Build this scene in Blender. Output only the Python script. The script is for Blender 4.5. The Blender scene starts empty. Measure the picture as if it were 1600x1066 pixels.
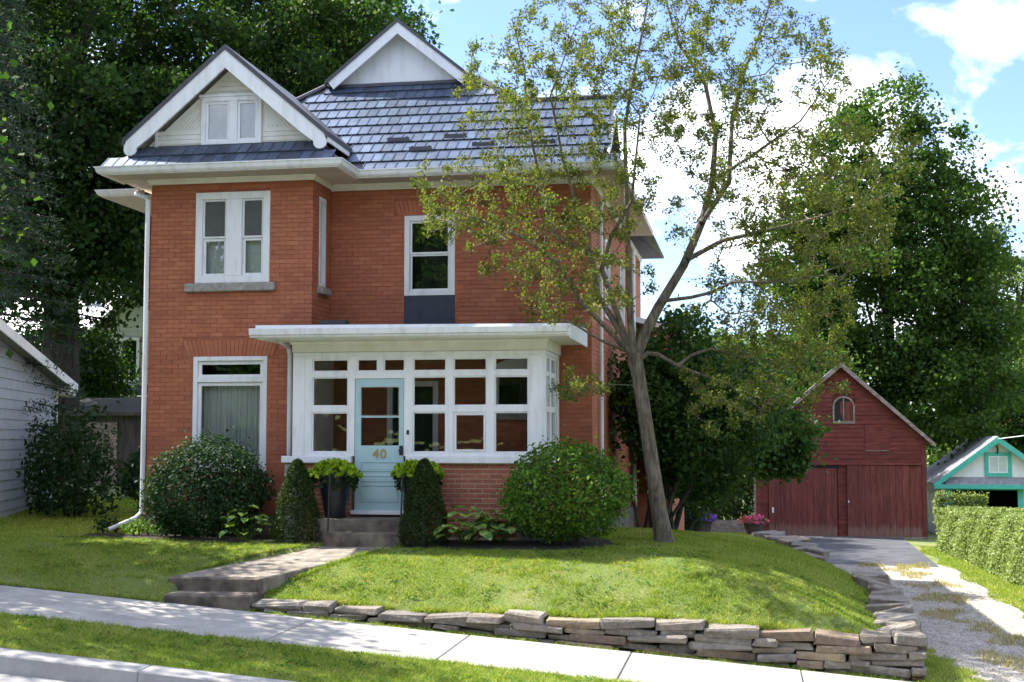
import bpy, bmesh, math, random
import numpy as np
from mathutils import Vector, Matrix

random.seed(7)
RNG = np.random.default_rng(11)
sc = bpy.context.scene
COL = sc.collection

# ------------------------------------------------------------------ camera
FPX, PSI, PIT, CZ = 2100.0, math.radians(10.0), math.atan(152 / 2100.0), 1.67
FW = np.array([-math.sin(PSI) * math.cos(PIT), math.cos(PSI) * math.cos(PIT), math.sin(PIT)])
RT = np.array([math.cos(PSI), math.sin(PSI), 0.0])
UP = np.cross(RT, FW)
CP = np.array([0.0, 0.0, CZ])
cam_d = bpy.data.cameras.new('camera')
cam = bpy.data.objects.new('camera', cam_d)
COL.objects.link(cam)
cam.location = CP
cam.rotation_euler = (math.pi / 2 + PIT, 0, PSI)
cam_d.sensor_width = 36
cam_d.lens = 36 * FPX / 1600
cam_d.clip_end = 2000
sc.camera = cam


def at(x, y, Y):
    """photograph pixel -> point on the vertical plane at depth Y"""
    r = FW + RT * (x - 800) / FPX + UP * (533 - y) / FPX
    return CP + r * Y / r[1]


# ------------------------------------------------------------------ light
SUN = Vector((-0.80, 0.25, 1.0)).normalized()
world = bpy.data.worlds.new('World')
sc.world = world
world.use_nodes = True
wn = world.node_tree
wn.nodes.clear()
w_out = wn.nodes.new('ShaderNodeOutputWorld')
w_bg = wn.nodes.new('ShaderNodeBackground')
w_sky = wn.nodes.new('ShaderNodeTexSky')
w_sky.sky_type = 'NISHITA'
w_sky.sun_disc = False
w_sky.sun_elevation = math.asin(SUN.z)
w_sky.sun_rotation = math.atan2(SUN.x, SUN.y)
w_sky.air_density = 1.0
w_sky.dust_density = 0.5
w_sky.ozone_density = 1.6
w_tc = wn.nodes.new('ShaderNodeTexCoord')
w_map = wn.nodes.new('ShaderNodeMapping')
w_map.inputs['Location'].default_value = (0.34, 0.10, 0.55)
w_map.inputs['Scale'].default_value = (1.0, 1.0, 1.5)
w_n = wn.nodes.new('ShaderNodeTexNoise')
w_n.inputs['Scale'].default_value = 5.5
w_n.inputs['Detail'].default_value = 7
w_n.inputs['Roughness'].default_value = 0.56
w_n.inputs['Distortion'].default_value = 0.25
w_r = wn.nodes.new('ShaderNodeValToRGB')
w_r.color_ramp.elements[0].position = 0.47
w_r.color_ramp.elements[1].position = 0.62
w_mix = wn.nodes.new('ShaderNodeMixRGB')
w_mix.inputs['Color2'].default_value = (10.0, 10.1, 10.3, 1)
w_tint = wn.nodes.new('ShaderNodeMixRGB')
w_tint.blend_type = 'MULTIPLY'
w_tint.inputs['Fac'].default_value = 1.0
w_tint.inputs['Color2'].default_value = (0.70, 0.75, 1.0, 1)
for a, b in ((w_tc.outputs['Generated'], w_map.inputs['Vector']), (w_map.outputs[0], w_n.inputs['Vector']),
             (w_n.outputs['Fac'], w_r.inputs['Fac']), (w_r.outputs['Color'], w_mix.inputs['Fac']),
             (w_sky.outputs[0], w_tint.inputs['Color1']), (w_tint.outputs[0], w_mix.inputs['Color1']), (w_mix.outputs[0], w_bg.inputs['Color']),
             (w_bg.outputs[0], w_out.inputs['Surface'])):
    wn.links.new(a, b)
w_bg.inputs['Strength'].default_value = 0.11
sun_d = bpy.data.lights.new('sun', 'SUN')
sun_d.energy = 4.6
sun_d.angle = math.radians(0.5)
sun_d.color = (1.0, 0.95, 0.86)
sun = bpy.data.objects.new('sun', sun_d)
COL.objects.link(sun)
sun.rotation_euler = SUN.to_track_quat('Z', 'Y').to_euler()
sun.location = (-30, 10, 40)
vs = sc.view_settings
vs.view_transform = 'Standard'
vs.look = 'None'
vs.gamma = 1
vs.use_curve_mapping = False
vs.exposure = 1.62
sc.render.engine = 'CYCLES'
sc.cycles.max_bounces = 7
sc.cycles.transparent_max_bounces = 10


# ------------------------------------------------------------------ materials
def ramp(nt, fac, stops):
    r = nt.nodes.new('ShaderNodeValToRGB')
    e = r.color_ramp.elements
    while len(e) < len(stops):
        e.new(0.5)
    for k, (p, c) in enumerate(stops):
        e[k].position = p
        e[k].color = (c[0], c[1], c[2], 1)
    nt.links.new(fac, r.inputs['Fac'])
    return r.outputs['Color']


def noise(nt, scale, detail=5, rough=0.6, vec=None, sc3=None):
    n = nt.nodes.new('ShaderNodeTexNoise')
    n.inputs['Scale'].default_value = scale
    n.inputs['Detail'].default_value = detail
    n.inputs['Roughness'].default_value = rough
    g = nt.nodes.new('ShaderNodeNewGeometry')
    src = g.outputs['Position']
    if sc3:
        mp = nt.nodes.new('ShaderNodeMapping')
        mp.inputs['Scale'].default_value = sc3
        nt.links.new(src, mp.inputs['Vector'])
        src = mp.outputs[0]
    nt.links.new(src, n.inputs['Vector'])
    return n.outputs['Fac']


def mixc(nt, fac, a, b, mode='MIX'):
    m = nt.nodes.new('ShaderNodeMixRGB')
    m.blend_type = mode
    for s, v in (('Fac', fac), ('Color1', a), ('Color2', b)):
        if hasattr(v, 'links') or hasattr(v, 'is_output'):
            nt.links.new(v, m.inputs[s])
        else:
            m.inputs[s].default_value = v if s == 'Fac' else (v[0], v[1], v[2], 1)
    return m.outputs[0]


def mathn(nt, op, a, b=0.0):
    m = nt.nodes.new('ShaderNodeMath')
    m.operation = op
    for k, v in enumerate((a, b)):
        if hasattr(v, 'is_output'):
            nt.links.new(v, m.inputs[k])
        else:
            m.inputs[k].default_value = v
    return m.outputs[0]


def rand(nt):
    """random number per separate piece: island + object"""
    g = nt.nodes.new('ShaderNodeNewGeometry')
    o = nt.nodes.new('ShaderNodeObjectInfo')
    return mathn(nt, 'FRACT', mathn(nt, 'ADD', g.outputs['Random Per Island'], o.outputs['Random']))


def new_mat(name):
    m = bpy.data.materials.new(name)
    m.use_nodes = True
    nt = m.node_tree
    b = nt.nodes['Principled BSDF']
    return m, nt, b


def bump(nt, b, h, strength=0.3, dist=0.01):
    bp = nt.nodes.new('ShaderNodeBump')
    bp.inputs['Strength'].default_value = strength
    bp.inputs['Distance'].default_value = dist
    nt.links.new(h, bp.inputs['Height'])
    nt.links.new(bp.outputs[0], b.inputs['Normal'])


def mat(name, c1, c2, scale=8.0, rough=0.6, bmp=0.2, bscale=None, piece=0.0, metal=0.0, sc3=None, detail=5, lo=0.35, hi=0.65, dist=0.01):
    """two-tone noise surface; piece = how far each separate piece drifts in brightness"""
    m, nt, b = new_mat(name)
    f = noise(nt, scale, detail, sc3=sc3)
    c = ramp(nt, f, [(lo, c1), (hi, c2)])
    if piece:
        r = rand(nt)
        v = mathn(nt, 'ADD', mathn(nt, 'MULTIPLY', r, 2 * piece), 1 - piece)
        cc = nt.nodes.new('ShaderNodeCombineColor')
        for k in range(3):
            nt.links.new(v, cc.inputs[k])
        c = mixc(nt, 1.0, c, cc.outputs[0], 'MULTIPLY')
    nt.links.new(c, b.inputs['Base Color'])
    b.inputs['Roughness'].default_value = rough
    b.inputs['Metallic'].default_value = metal
    if bmp:
        bump(nt, b, noise(nt, bscale or scale * 5, 4, sc3=sc3), bmp, dist)
    return m


def leaf_mat(name, stops, trans=0.38, tcol=1.6, rough=0.6, big=0.0):
    """leaf: each leaf its own tone, light passes through"""
    m, nt, b = new_mat(name)
    r = rand(nt)
    if big:
        f = noise(nt, big, 2)
        r = mathn(nt, 'ADD', mathn(nt, 'MULTIPLY', r, 0.5), mathn(nt, 'MULTIPLY', f, 0.5))
    c = ramp(nt, r, stops)
    nt.links.new(c, b.inputs['Base Color'])
    b.inputs['Roughness'].default_value = rough
    b.inputs['Specular IOR Level'].default_value = 0.16
    t = nt.nodes.new('ShaderNodeBsdfTranslucent')
    tc = mixc(nt, 1.0, c, (tcol, tcol * 1.05, tcol * 0.45), 'MULTIPLY')
    nt.links.new(tc, t.inputs['Color'])
    mx = nt.nodes.new('ShaderNodeMixShader')
    mx.inputs[0].default_value = trans
    nt.links.new(b.outputs[0], mx.inputs[1])
    nt.links.new(t.outputs[0], mx.inputs[2])
    nt.links.new(mx.outputs[0], nt.nodes['Material Output'].inputs['Surface'])
    return m


def glass_mat(name, refl=0.12, wavy=0.0, tint=(1, 1, 1), wscale=3.0):
    m, nt, b = new_mat(name)
    nt.nodes.remove(b)
    t = nt.nodes.new('ShaderNodeBsdfTransparent')
    t.inputs['Color'].default_value = (*tint, 1)
    g = nt.nodes.new('ShaderNodeBsdfGlossy')
    g.inputs['Roughness'].default_value = 0.015
    fr = nt.nodes.new('ShaderNodeFresnel')
    fr.inputs['IOR'].default_value = 1.45
    fac = mathn(nt, 'ADD', fr.outputs[0], refl)
    if wavy:
        bp = nt.nodes.new('ShaderNodeBump')
        bp.inputs['Strength'].default_value = wavy
        bp.inputs['Distance'].default_value = 0.02
        nt.links.new(noise(nt, wscale, 2), bp.inputs['Height'])
        nt.links.new(bp.outputs[0], g.inputs['Normal'])
    mx = nt.nodes.new('ShaderNodeMixShader')
    nt.links.new(fac, mx.inputs[0])
    nt.links.new(t.outputs[0], mx.inputs[1])
    nt.links.new(g.outputs[0], mx.inputs[2])
    nt.links.new(mx.outputs[0], nt.nodes['Material Output'].inputs['Surface'])
    return m


def brick_mat(name, stops, rough=0.75):
    m, nt, b = new_mat(name)
    r = rand(nt)
    c = ramp(nt, r, stops)
    f = noise(nt, 1.7, 6, 0.7, sc3=(1, 1, 3.2))
    c = mixc(nt, ramp(nt, f, [(0.38, (0, 0, 0)), (0.72, (0.8, 0.8, 0.8))]), c, (0.29, 0.088, 0.052))
    f3 = noise(nt, 3.1, 6, 0.7, sc3=(0.8, 0.8, 5))
    c = mixc(nt, ramp(nt, f3, [(0.55, (0, 0, 0)), (0.75, (0.55, 0.55, 0.55))]), c, (0.45, 0.20, 0.12))
    f2 = noise(nt, 26, 4)
    c = mixc(nt, mathn(nt, 'MULTIPLY', f2, 0.45), c, (0.42, 0.140, 0.070))
    nt.links.new(c, b.inputs['Base Color'])
    b.inputs['Roughness'].default_value = rough
    bump(nt, b, noise(nt, 90, 3), 0.35, 0.004)
    return m


def worn_paint(name, c1, c2, bare, scale, sc3, foot=None, piece=.16):
    """old paint rubbed thin in patches; foot = height below which boards have lost more of it"""
    m, nt, b = new_mat(name)
    c = ramp(nt, noise(nt, scale, 5, sc3=sc3), [(.35, c1), (.65, c2)])
    r = rand(nt)
    v = mathn(nt, 'ADD', mathn(nt, 'MULTIPLY', r, 2 * piece), 1 - piece)
    cc = nt.nodes.new('ShaderNodeCombineColor')
    for k in range(3):
        nt.links.new(v, cc.inputs[k])
    c = mixc(nt, 1.0, c, cc.outputs[0], 'MULTIPLY')
    w = ramp(nt, noise(nt, scale * 1.7, 8, .7, sc3=sc3), [(.50, (0, 0, 0)), (.80, (.55, .55, .55))])
    c = mixc(nt, w, c, bare)
    if foot is not None:
        g = nt.nodes.new('ShaderNodeNewGeometry')
        sx = nt.nodes.new('ShaderNodeSeparateXYZ')
        nt.links.new(g.outputs['Position'], sx.inputs[0])
        h = mathn(nt, 'MULTIPLY', mathn(nt, 'SUBTRACT', foot, sx.outputs['Z']), 1.6)
        h = mathn(nt, 'ADD', h, mathn(nt, 'MULTIPLY', noise(nt, 3, 6, .7, sc3=(6, 6, .8)), 1.6))
        c = mixc(nt, ramp(nt, h, [(.80, (0, 0, 0)), (1.6, (.7, .7, .7))]), c, bare)
    nt.links.new(c, b.inputs['Base Color'])
    b.inputs['Roughness'].default_value = .9
    bump(nt, b, noise(nt, 16, 5, sc3=sc3), .5, .012)
    return m


def stone_mat():
    m, nt, b = new_mat('field_stone')
    c = ramp(nt, rand(nt), [(0, (.155, .140, .122)), (.25, (.26, .225, .18)), (.45, (.20, .165, .125)), (.6, (.31, .27, .215)), (.78, (.23, .215, .20)), (.9, (.33, .25, .15)), (1, (.20, .14, .10))])
    f = noise(nt, 7, 7, .7)
    c = mixc(nt, ramp(nt, f, [(.40, (0, 0, 0)), (.70, (.75, .75, .75))]), c, (.085, .072, .058))
    f = noise(nt, 19, 5, .6)
    c = mixc(nt, ramp(nt, f, [(.55, (0, 0, 0)), (.78, (.6, .6, .6))]), c, (.42, .40, .36))
    f = noise(nt, 4.3, 6, .7)
    c = mixc(nt, ramp(nt, f, [(.62, (0, 0, 0)), (.80, (.5, .5, .5))]), c, (.10, .115, .05))
    nt.links.new(c, b.inputs['Base Color'])
    b.inputs['Roughness'].default_value = .92
    bump(nt, b, noise(nt, 24, 7, .65), .9, .02)
    return m


def stained(name, c1, c2, stain, scale=3.0, piece=.08):
    """concrete with blotches, specks and hairline cracks"""
    m, nt, b = new_mat(name)
    c = ramp(nt, noise(nt, scale, 9, .65), [(.33, c1), (.66, c2)])
    r = rand(nt)
    v = mathn(nt, 'ADD', mathn(nt, 'MULTIPLY', r, 2 * piece), 1 - piece)
    cc = nt.nodes.new('ShaderNodeCombineColor')
    for k in range(3):
        nt.links.new(v, cc.inputs[k])
    c = mixc(nt, 1.0, c, cc.outputs[0], 'MULTIPLY')
    c = mixc(nt, ramp(nt, noise(nt, 1.1, 8, .7), [(.52, (0, 0, 0)), (.75, (.55, .55, .55))]), c, stain)
    c = mixc(nt, ramp(nt, noise(nt, 38, 3, .5), [(.66, (0, 0, 0)), (.74, (.6, .6, .6))]), c, stain)
    vo = nt.nodes.new('ShaderNodeTexVoronoi')
    vo.feature = 'DISTANCE_TO_EDGE'
    vo.inputs['Scale'].default_value = .55
    g = nt.nodes.new('ShaderNodeNewGeometry')
    mx = nt.nodes.new('ShaderNodeVectorMath')
    nn = nt.nodes.new('ShaderNodeTexNoise')
    nn.inputs['Scale'].default_value = 2.5
    nn.inputs['Detail'].default_value = 6
    nt.links.new(g.outputs['Position'], nn.inputs['Vector'])
    nt.links.new(g.outputs['Position'], mx.inputs[0])
    nt.links.new(nn.outputs['Color'], mx.inputs[1])
    nt.links.new(mx.outputs[0], vo.inputs['Vector'])
    c = mixc(nt, ramp(nt, vo.outputs['Distance'], [(.0, (.55, .55, .55)), (.006, (0, 0, 0))]), c, stain)
    nt.links.new(c, b.inputs['Base Color'])
    b.inputs['Roughness'].default_value = .88
    bump(nt, b, noise(nt, 110, 4), .3, .008)
    return m


def ground_mat():
    m, nt, b = new_mat('lawn_soil')
    f = noise(nt, 1.1, 5)
    c = ramp(nt, f, [(0.3, (0.085, 0.135, 0.028)), (0.52, (0.145, 0.195, 0.042)), (0.7, (0.26, 0.235, 0.095))])
    f2 = noise(nt, 30, 4)
    c = mixc(nt, mathn(nt, 'MULTIPLY', f2, 0.5), c, (0.10, 0.115, 0.035))
    nt.links.new(c, b.inputs['Base Color'])
    b.inputs['Roughness'].default_value = 0.95
    bump(nt, b, noise(nt, 60, 4), 0.6, 0.03)
    return m


M = {
    'soil': ground_mat(),
    'brick': brick_mat('painted_brick', [(0, (0.34, 0.098, 0.050)), (0.25, (0.42, 0.130, 0.062)), (0.75, (0.46, 0.148, 0.068)), (1, (0.52, 0.19, 0.090))]),
    'brick2': brick_mat('porch_brick', [(0, (0.21, 0.062, 0.042)), (0.5, (0.30, 0.085, 0.050)), (1, (0.40, 0.14, 0.08))]),
    'mortar': mat('red_mortar', (0.27, 0.085, 0.048), (0.38, 0.13, 0.072), 14, 0.9, 0.3),
    'mortar2': mat('pale_mortar', (0.55, 0.42, 0.32), (0.68, 0.54, 0.42), 14, 0.9, 0.3),
    'white': mat('white_paint', (0.66, 0.66, 0.655), (0.80, 0.81, 0.82), 2.6, 0.5, 0.12, 45, sc3=(3, 3, .6), lo=.28, hi=.5, detail=9),
    'cream': mat('cream_paint', (0.70, 0.68, 0.61), (0.80, 0.785, 0.73), 4, 0.5, 0.06, 40),
    'soffit': mat('soffit_boards', (0.50, 0.44, 0.36), (0.61, 0.54, 0.45), 5, 0.6, 0.1, 30),
    'roof': mat('blue_grey_metal', (0.070, 0.098, 0.155), (0.110, 0.145, 0.210), 5, 0.43, 0.10, 40, piece=0.26, metal=0.6),
    'rooftrim_lipshade': mat('charcoal_trim_lipshade', (0.045, 0.047, 0.055), (0.065, 0.067, 0.075), 6, 0.45, 0.05),
    'navy': mat('navy_panel', (0.020, 0.028, 0.050), (0.032, 0.042, 0.068), 4, 0.5, 0.05),
    'stone': mat('sill_stone', (0.22, 0.21, 0.19), (0.40, 0.37, 0.33), 12, 0.85, 0.5, 45),
    'wallstone': stone_mat(),
    'concrete': stained('concrete', (0.29, 0.272, 0.25), (0.38, 0.36, 0.335), (0.17, 0.155, 0.135)),
    'oldconcrete': mat('old_concrete', (0.085, 0.070, 0.054), (0.30, 0.262, 0.212), 4.5, 0.9, 0.5, 55, lo=0.3, hi=0.66),
    'stepstone': mat('stained_shaded_step', (0.040, 0.031, 0.023), (0.20, 0.165, 0.125), 3.6, 0.9, 0.6, 45, lo=0.33, hi=0.68, detail=8),  # brown stain, with the shade of the risers also put into the colour
    'kerb': stained('kerb_concrete', (0.30, 0.285, 0.265), (0.40, 0.385, 0.36), (0.16, 0.145, 0.125), 4),
    'asphalt': mat('asphalt', (0.045, 0.047, 0.055), (0.090, 0.092, 0.102), 2.2, 0.85, 0.4, 130),
    'road': mat('road_asphalt', (0.16, 0.16, 0.165), (0.22, 0.22, 0.225), 3, 0.85, 0.4, 130),
    'gravel': mat('gravel', (0.22, 0.195, 0.155), (0.46, 0.42, 0.36), 2.6, 0.95, 0.8, 70, lo=0.28, hi=0.66, dist=0.02, detail=9),
    'mulch': mat('mulch', (0.012, 0.009, 0.007), (0.045, 0.032, 0.024), 40, 0.95, 0.9, 70, dist=0.03),
    'door': mat('pale_blue_paint', (0.36, 0.53, 0.56), (0.41, 0.58, 0.61), 5, 0.4, 0.05),
    'gold': mat('brass', (0.52, 0.36, 0.13), (0.60, 0.43, 0.17), 20, 0.3, 0, metal=0.8),
    'black': mat('black_iron', (0.012, 0.012, 0.014), (0.022, 0.022, 0.026), 20, 0.45, 0.1),
    'pot': mat('black_planter', (0.008, 0.010, 0.016), (0.016, 0.018, 0.026), 8, 0.4, 0.1),
    'clay': mat('dark_clay', (0.055, 0.040, 0.034), (0.10, 0.072, 0.06), 10, 0.8, 0.2),
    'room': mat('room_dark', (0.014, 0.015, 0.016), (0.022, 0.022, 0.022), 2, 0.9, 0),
    'curtain': mat('sheer_curtain', (0.48, 0.54, 0.50), (0.60, 0.66, 0.60), 1.3, 0.9, 0.15, 20),
    'screen': mat('window_screen', (0.075, 0.08, 0.078), (0.10, 0.105, 0.10), 3, 0.8, 0),
    'bark': mat('grey_bark', (0.080, 0.066, 0.048), (0.27, 0.225, 0.165), 5, 0.95, 1.0, 22, sc3=(4, 4, 0.8), dist=0.03),
    'darkbark': mat('dark_bark', (0.025, 0.020, 0.016), (0.085, 0.07, 0.055), 3, 0.95, 0.9, 12, sc3=(4, 4, 0.6), dist=0.04),
    'barn': worn_paint('barn_red', (0.108, 0.020, 0.015), (0.178, 0.038, 0.026), (0.19, 0.10, 0.075), 2.2, (1, 1, 4)),
    'barndoor': worn_paint('barn_door_red', (0.105, 0.021, 0.016), (0.180, 0.043, 0.031), (0.22, 0.135, 0.10), 3, (5, 5, .6), -1.15),
    'oldwood': mat('weathered_wood', (0.16, 0.12, 0.10), (0.36, 0.29, 0.25), 5, 0.9, 0.5, 20, sc3=(1, 1, 3)),
    'shingle': mat('grey_shingle', (0.20, 0.20, 0.21), (0.33, 0.33, 0.34), 6, 0.9, 0.4, 40),
    'brownroof': mat('brown_shingle', (0.16, 0.10, 0.085), (0.24, 0.155, 0.13), 6, 0.9, 0.4, 30),
    'teal': mat('turquoise_paint', (0.055, 0.42, 0.33), (0.08, 0.50, 0.40), 5, 0.5, 0.05),
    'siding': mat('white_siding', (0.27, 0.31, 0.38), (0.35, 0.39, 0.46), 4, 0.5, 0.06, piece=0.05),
    'paleside': mat('pale_green_siding', (0.42, 0.47, 0.42), (0.50, 0.55, 0.49), 4, 0.6, 0.05, piece=0.05),
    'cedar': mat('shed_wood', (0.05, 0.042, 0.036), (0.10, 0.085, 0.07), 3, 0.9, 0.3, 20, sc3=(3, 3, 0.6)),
    'silver': mat('silver_metal_roof', (0.55, 0.56, 0.57), (0.66, 0.67, 0.68), 3, 0.4, 0.1, metal=0.3),
    'galv': mat('white_aluminium', (0.58, 0.58, 0.57), (0.75, 0.76, 0.77), 2.5, 0.42, 0.05, sc3=(3, 3, .7), lo=.28, hi=.52, detail=9),
    'glass': glass_mat('window_glass', 0.06, 0.10),
    'oldglass': glass_mat('wavy_old_glass', 0.05, 0.8, wscale=2.6),
    'gableglass': glass_mat('attic_glass', 0.02, 0.08),
    # foliage
    'grass': leaf_mat('grass_blade', [(0.25, (0.125, 0.205, 0.022)), (0.45, (0.22, 0.31, 0.040)), (0.60, (0.32, 0.38, 0.075)), (0.8, (0.50, 0.43, 0.19))], 0.38, 1.25, 0.6, big=1.3),
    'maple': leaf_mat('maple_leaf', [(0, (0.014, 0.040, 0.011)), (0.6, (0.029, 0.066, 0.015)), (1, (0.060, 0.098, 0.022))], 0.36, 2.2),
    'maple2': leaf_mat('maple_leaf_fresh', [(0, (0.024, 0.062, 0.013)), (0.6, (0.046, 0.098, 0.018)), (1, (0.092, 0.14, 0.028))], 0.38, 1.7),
    'pale': leaf_mat('pale_leaf', [(0, (0.075, 0.13, 0.035)), (1, (0.15, 0.20, 0.06))], 0.4, 1.4),
    'crab': leaf_mat('sparse_olive_leaf', [(0, (0.058, 0.085, 0.018)), (0.55, (0.115, 0.150, 0.030)), (0.88, (0.175, 0.185, 0.045)), (1, (0.23, 0.165, 0.06))], 0.42, 1.4),
    'lilac': leaf_mat('lilac_leaf', [(0, (0.022, 0.060, 0.016)), (0.7, (0.045, 0.098, 0.024)), (1, (0.095, 0.15, 0.036))], 0.35, 1.6),
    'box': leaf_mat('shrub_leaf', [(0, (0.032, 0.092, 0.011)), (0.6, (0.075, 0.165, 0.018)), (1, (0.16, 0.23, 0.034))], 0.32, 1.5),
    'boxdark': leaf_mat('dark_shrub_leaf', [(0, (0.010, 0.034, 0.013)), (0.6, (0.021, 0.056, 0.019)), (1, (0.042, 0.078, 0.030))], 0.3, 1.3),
    'yew': leaf_mat('yew_needle', [(0, (0.016, 0.036, 0.009)), (0.7, (0.036, 0.066, 0.014)), (1, (0.075, 0.085, 0.022))], 0.25, 1.3),
    'lime': leaf_mat('lime_vine_leaf', [(0, (0.15, 0.25, 0.010)), (0.7, (0.27, 0.40, 0.018)), (1, (0.36, 0.46, 0.04))], 0.35, 1.2),
    'darkvine': leaf_mat('dark_vine_leaf', [(0, (0.010, 0.025, 0.008)), (1, (0.035, 0.065, 0.015))], 0.25, 1.2),
    'hosta': leaf_mat('hosta_leaf', [(0, (0.06, 0.15, 0.06)), (0.4, (0.17, 0.30, 0.05)), (1, (0.42, 0.50, 0.16))], 0.3, 1.2),
    'hedge': leaf_mat('hedge_leaf', [(0, (0.13, 0.185, 0.055)), (0.6, (0.23, 0.29, 0.095)), (1, (0.36, 0.41, 0.18))], 0.36, 1.2),
    'spruce': leaf_mat('spruce_needle', [(0, (0.022, 0.045, 0.030)), (1, (0.055, 0.090, 0.065))], 0.2, 1.2),
    'straw': leaf_mat('dry_grass', [(0, (0.22, 0.20, 0.06)), (1, (0.48, 0.40, 0.19))], 0.35, 1.2),
    'pink': leaf_mat('pink_petal', [(0, (0.55, 0.06, 0.20)), (0.7, (0.72, 0.16, 0.38)), (1, (0.75, 0.05, 0.08))], 0.3, 1.1),
    'purple': leaf_mat('purple_petal', [(0, (0.13, 0.035, 0.35)), (1, (0.30, 0.12, 0.58))], 0.3, 1.1),
    'whiteflower': leaf_mat('white_petal', [(0, (0.45, 0.47, 0.40)), (1, (0.70, 0.70, 0.62))], 0.3, 1.0),
}


# ------------------------------------------------------------------ object helpers
def link(o, parent=None):
    COL.objects.link(o)
    if parent is not None:
        o.parent = parent
        off = o.get('_w')
    return o


WORLD_OFF = {}


def wloc(o):
    v = Vector((0, 0, 0))
    while o is not None:
        v += o.location
        o = o.parent
    return v


def tag(o, label=None, cat=None, group=None, kind=None):
    if label:
        o['label'] = label
    if cat:
        o['category'] = cat
    if group:
        o['group'] = group
    if kind:
        o['kind'] = kind
    return o


def thing(name, label, cat, loc=(0, 0, 0), group=None):
    o = bpy.data.objects.new(name, None)
    o.empty_display_size = 0.2
    COL.objects.link(o)
    o.location = loc
    return tag(o, label, cat, group)


def put(name, me, m, parent=None, loc=None):
    """mesh in world coordinates (or placed at loc) as a child of parent"""
    if m is not None and not me.materials:
        me.materials.append(M[m] if isinstance(m, str) else m)
    o = bpy.data.objects.new(name, me)
    COL.objects.link(o)
    base = Vector(loc) if loc is not None else Vector((0, 0, 0))
    if parent is not None:
        o.parent = parent
        base = base - wloc(parent)
    o.location = base
    return o


class MB:
    def __init__(s):
        s.v, s.f = [], []

    def poly(s, pts):
        n = len(s.v)
        s.v += [tuple(map(float, p)) for p in pts]
        s.f.append(list(range(n, n + len(pts))))
        return s

    def hexa(s, p):
        """8 points: bottom ring 0-3, top ring 4-7"""
        n = len(s.v)
        s.v += [tuple(map(float, q)) for q in p]
        for q in ((3, 2, 1, 0), (4, 5, 6, 7), (0, 1, 5, 4), (1, 2, 6, 5), (2, 3, 7, 6), (3, 0, 4, 7)):
            s.f.append([n + k for k in q])
        return s

    def box(s, x0, x1, y0, y1, z0, z1):
        return s.hexa([(x0, y0, z0), (x1, y0, z0), (x1, y1, z0), (x0, y1, z0), (x0, y0, z1), (x1, y0, z1), (x1, y1, z1), (x0, y1, z1)])

    def prism(s, pts, d):
        """closed polygon extruded by vector d"""
        n, k = len(s.v), len(pts)
        s.v += [tuple(map(float, p)) for p in pts] + [tuple(float(p[i] + d[i]) for i in range(3)) for p in pts]
        s.f.append(list(range(n, n + k)))
        s.f.append(list(range(n + 2 * k - 1, n + k - 1, -1)))
        for i in range(k):
            j = (i + 1) % k
            s.f.append([n + j, n + i, n + k + i, n + k + j])
        return s

    def slab(s, pts, t):
        """sloping sheet with thickness t below it"""
        return s.prism(pts, (0, 0, -t))

    def tube(s, pts, rad, n=8, cap=True):
        pts = [Vector(p) for p in pts]
        base = len(s.v)
        for i, p in enumerate(pts):
            d = (pts[min(i + 1, len(pts) - 1)] - pts[max(i - 1, 0)]).normalized()
            a = d.cross(Vector((0.13, 0.97, 0.21))).normalized()
            b = d.cross(a)
            r = rad[i] if isinstance(rad, (list, tuple)) else rad
            for k in range(n):
                t = 2 * math.pi * k / n
                s.v.append(tuple(p + a * math.cos(t) * r + b * math.sin(t) * r))
        for i in range(len(pts) - 1):
            for k in range(n):
                s.f.append([base + i * n + k, base + i * n + (k + 1) % n, base + (i + 1) * n + (k + 1) % n, base + (i + 1) * n + k])
        if cap:
            s.f.append([base + k for k in range(n)][::-1])
            s.f.append([base + (len(pts) - 1) * n + k for k in range(n)])
        return s

    def lathe(s, c, prof, n=20):
        base = len(s.v)
        for r, z in prof:
            for k in range(n):
                t = 2 * math.pi * k / n
                s.v.append((c[0] + r * math.cos(t), c[1] + r * math.sin(t), c[2] + z))
        for i in range(len(prof) - 1):
            for k in range(n):
                s.f.append([base + i * n + k, base + i * n + (k + 1) % n, base + (i + 1) * n + (k + 1) % n, base + (i + 1) * n + k])
        s.f.append([base + k for k in range(n)][::-1])
        s.f.append([base + (len(prof) - 1) * n + k for k in range(n)])
        return s

    def mesh(s, name, fix=True):
        me = bpy.data.meshes.new(name)
        me.from_pydata(s.v, [], s.f)
        if fix:
            bm = bmesh.new()
            bm.from_mesh(me)
            bmesh.ops.recalc_face_normals(bm, faces=bm.faces)
            bm.to_mesh(me)
            bm.free()
        return me

    def build(s, name, m, parent=None, smooth=False, bevel=0.0):
        me = s.mesh(name)
        if bevel:
            bm = bmesh.new()
            bm.from_mesh(me)
            bmesh.ops.bevel(bm, geom=[e for e in bm.edges if len(e.link_faces) == 2 and e.calc_face_angle(0) > 0.5], offset=bevel, segments=1, affect='EDGES', clamp_overlap=True)
            bm.to_mesh(me)
            bm.free()
        if smooth:
            for p in me.polygons:
                p.use_smooth = True
        return put(name, me, m, parent)


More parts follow.
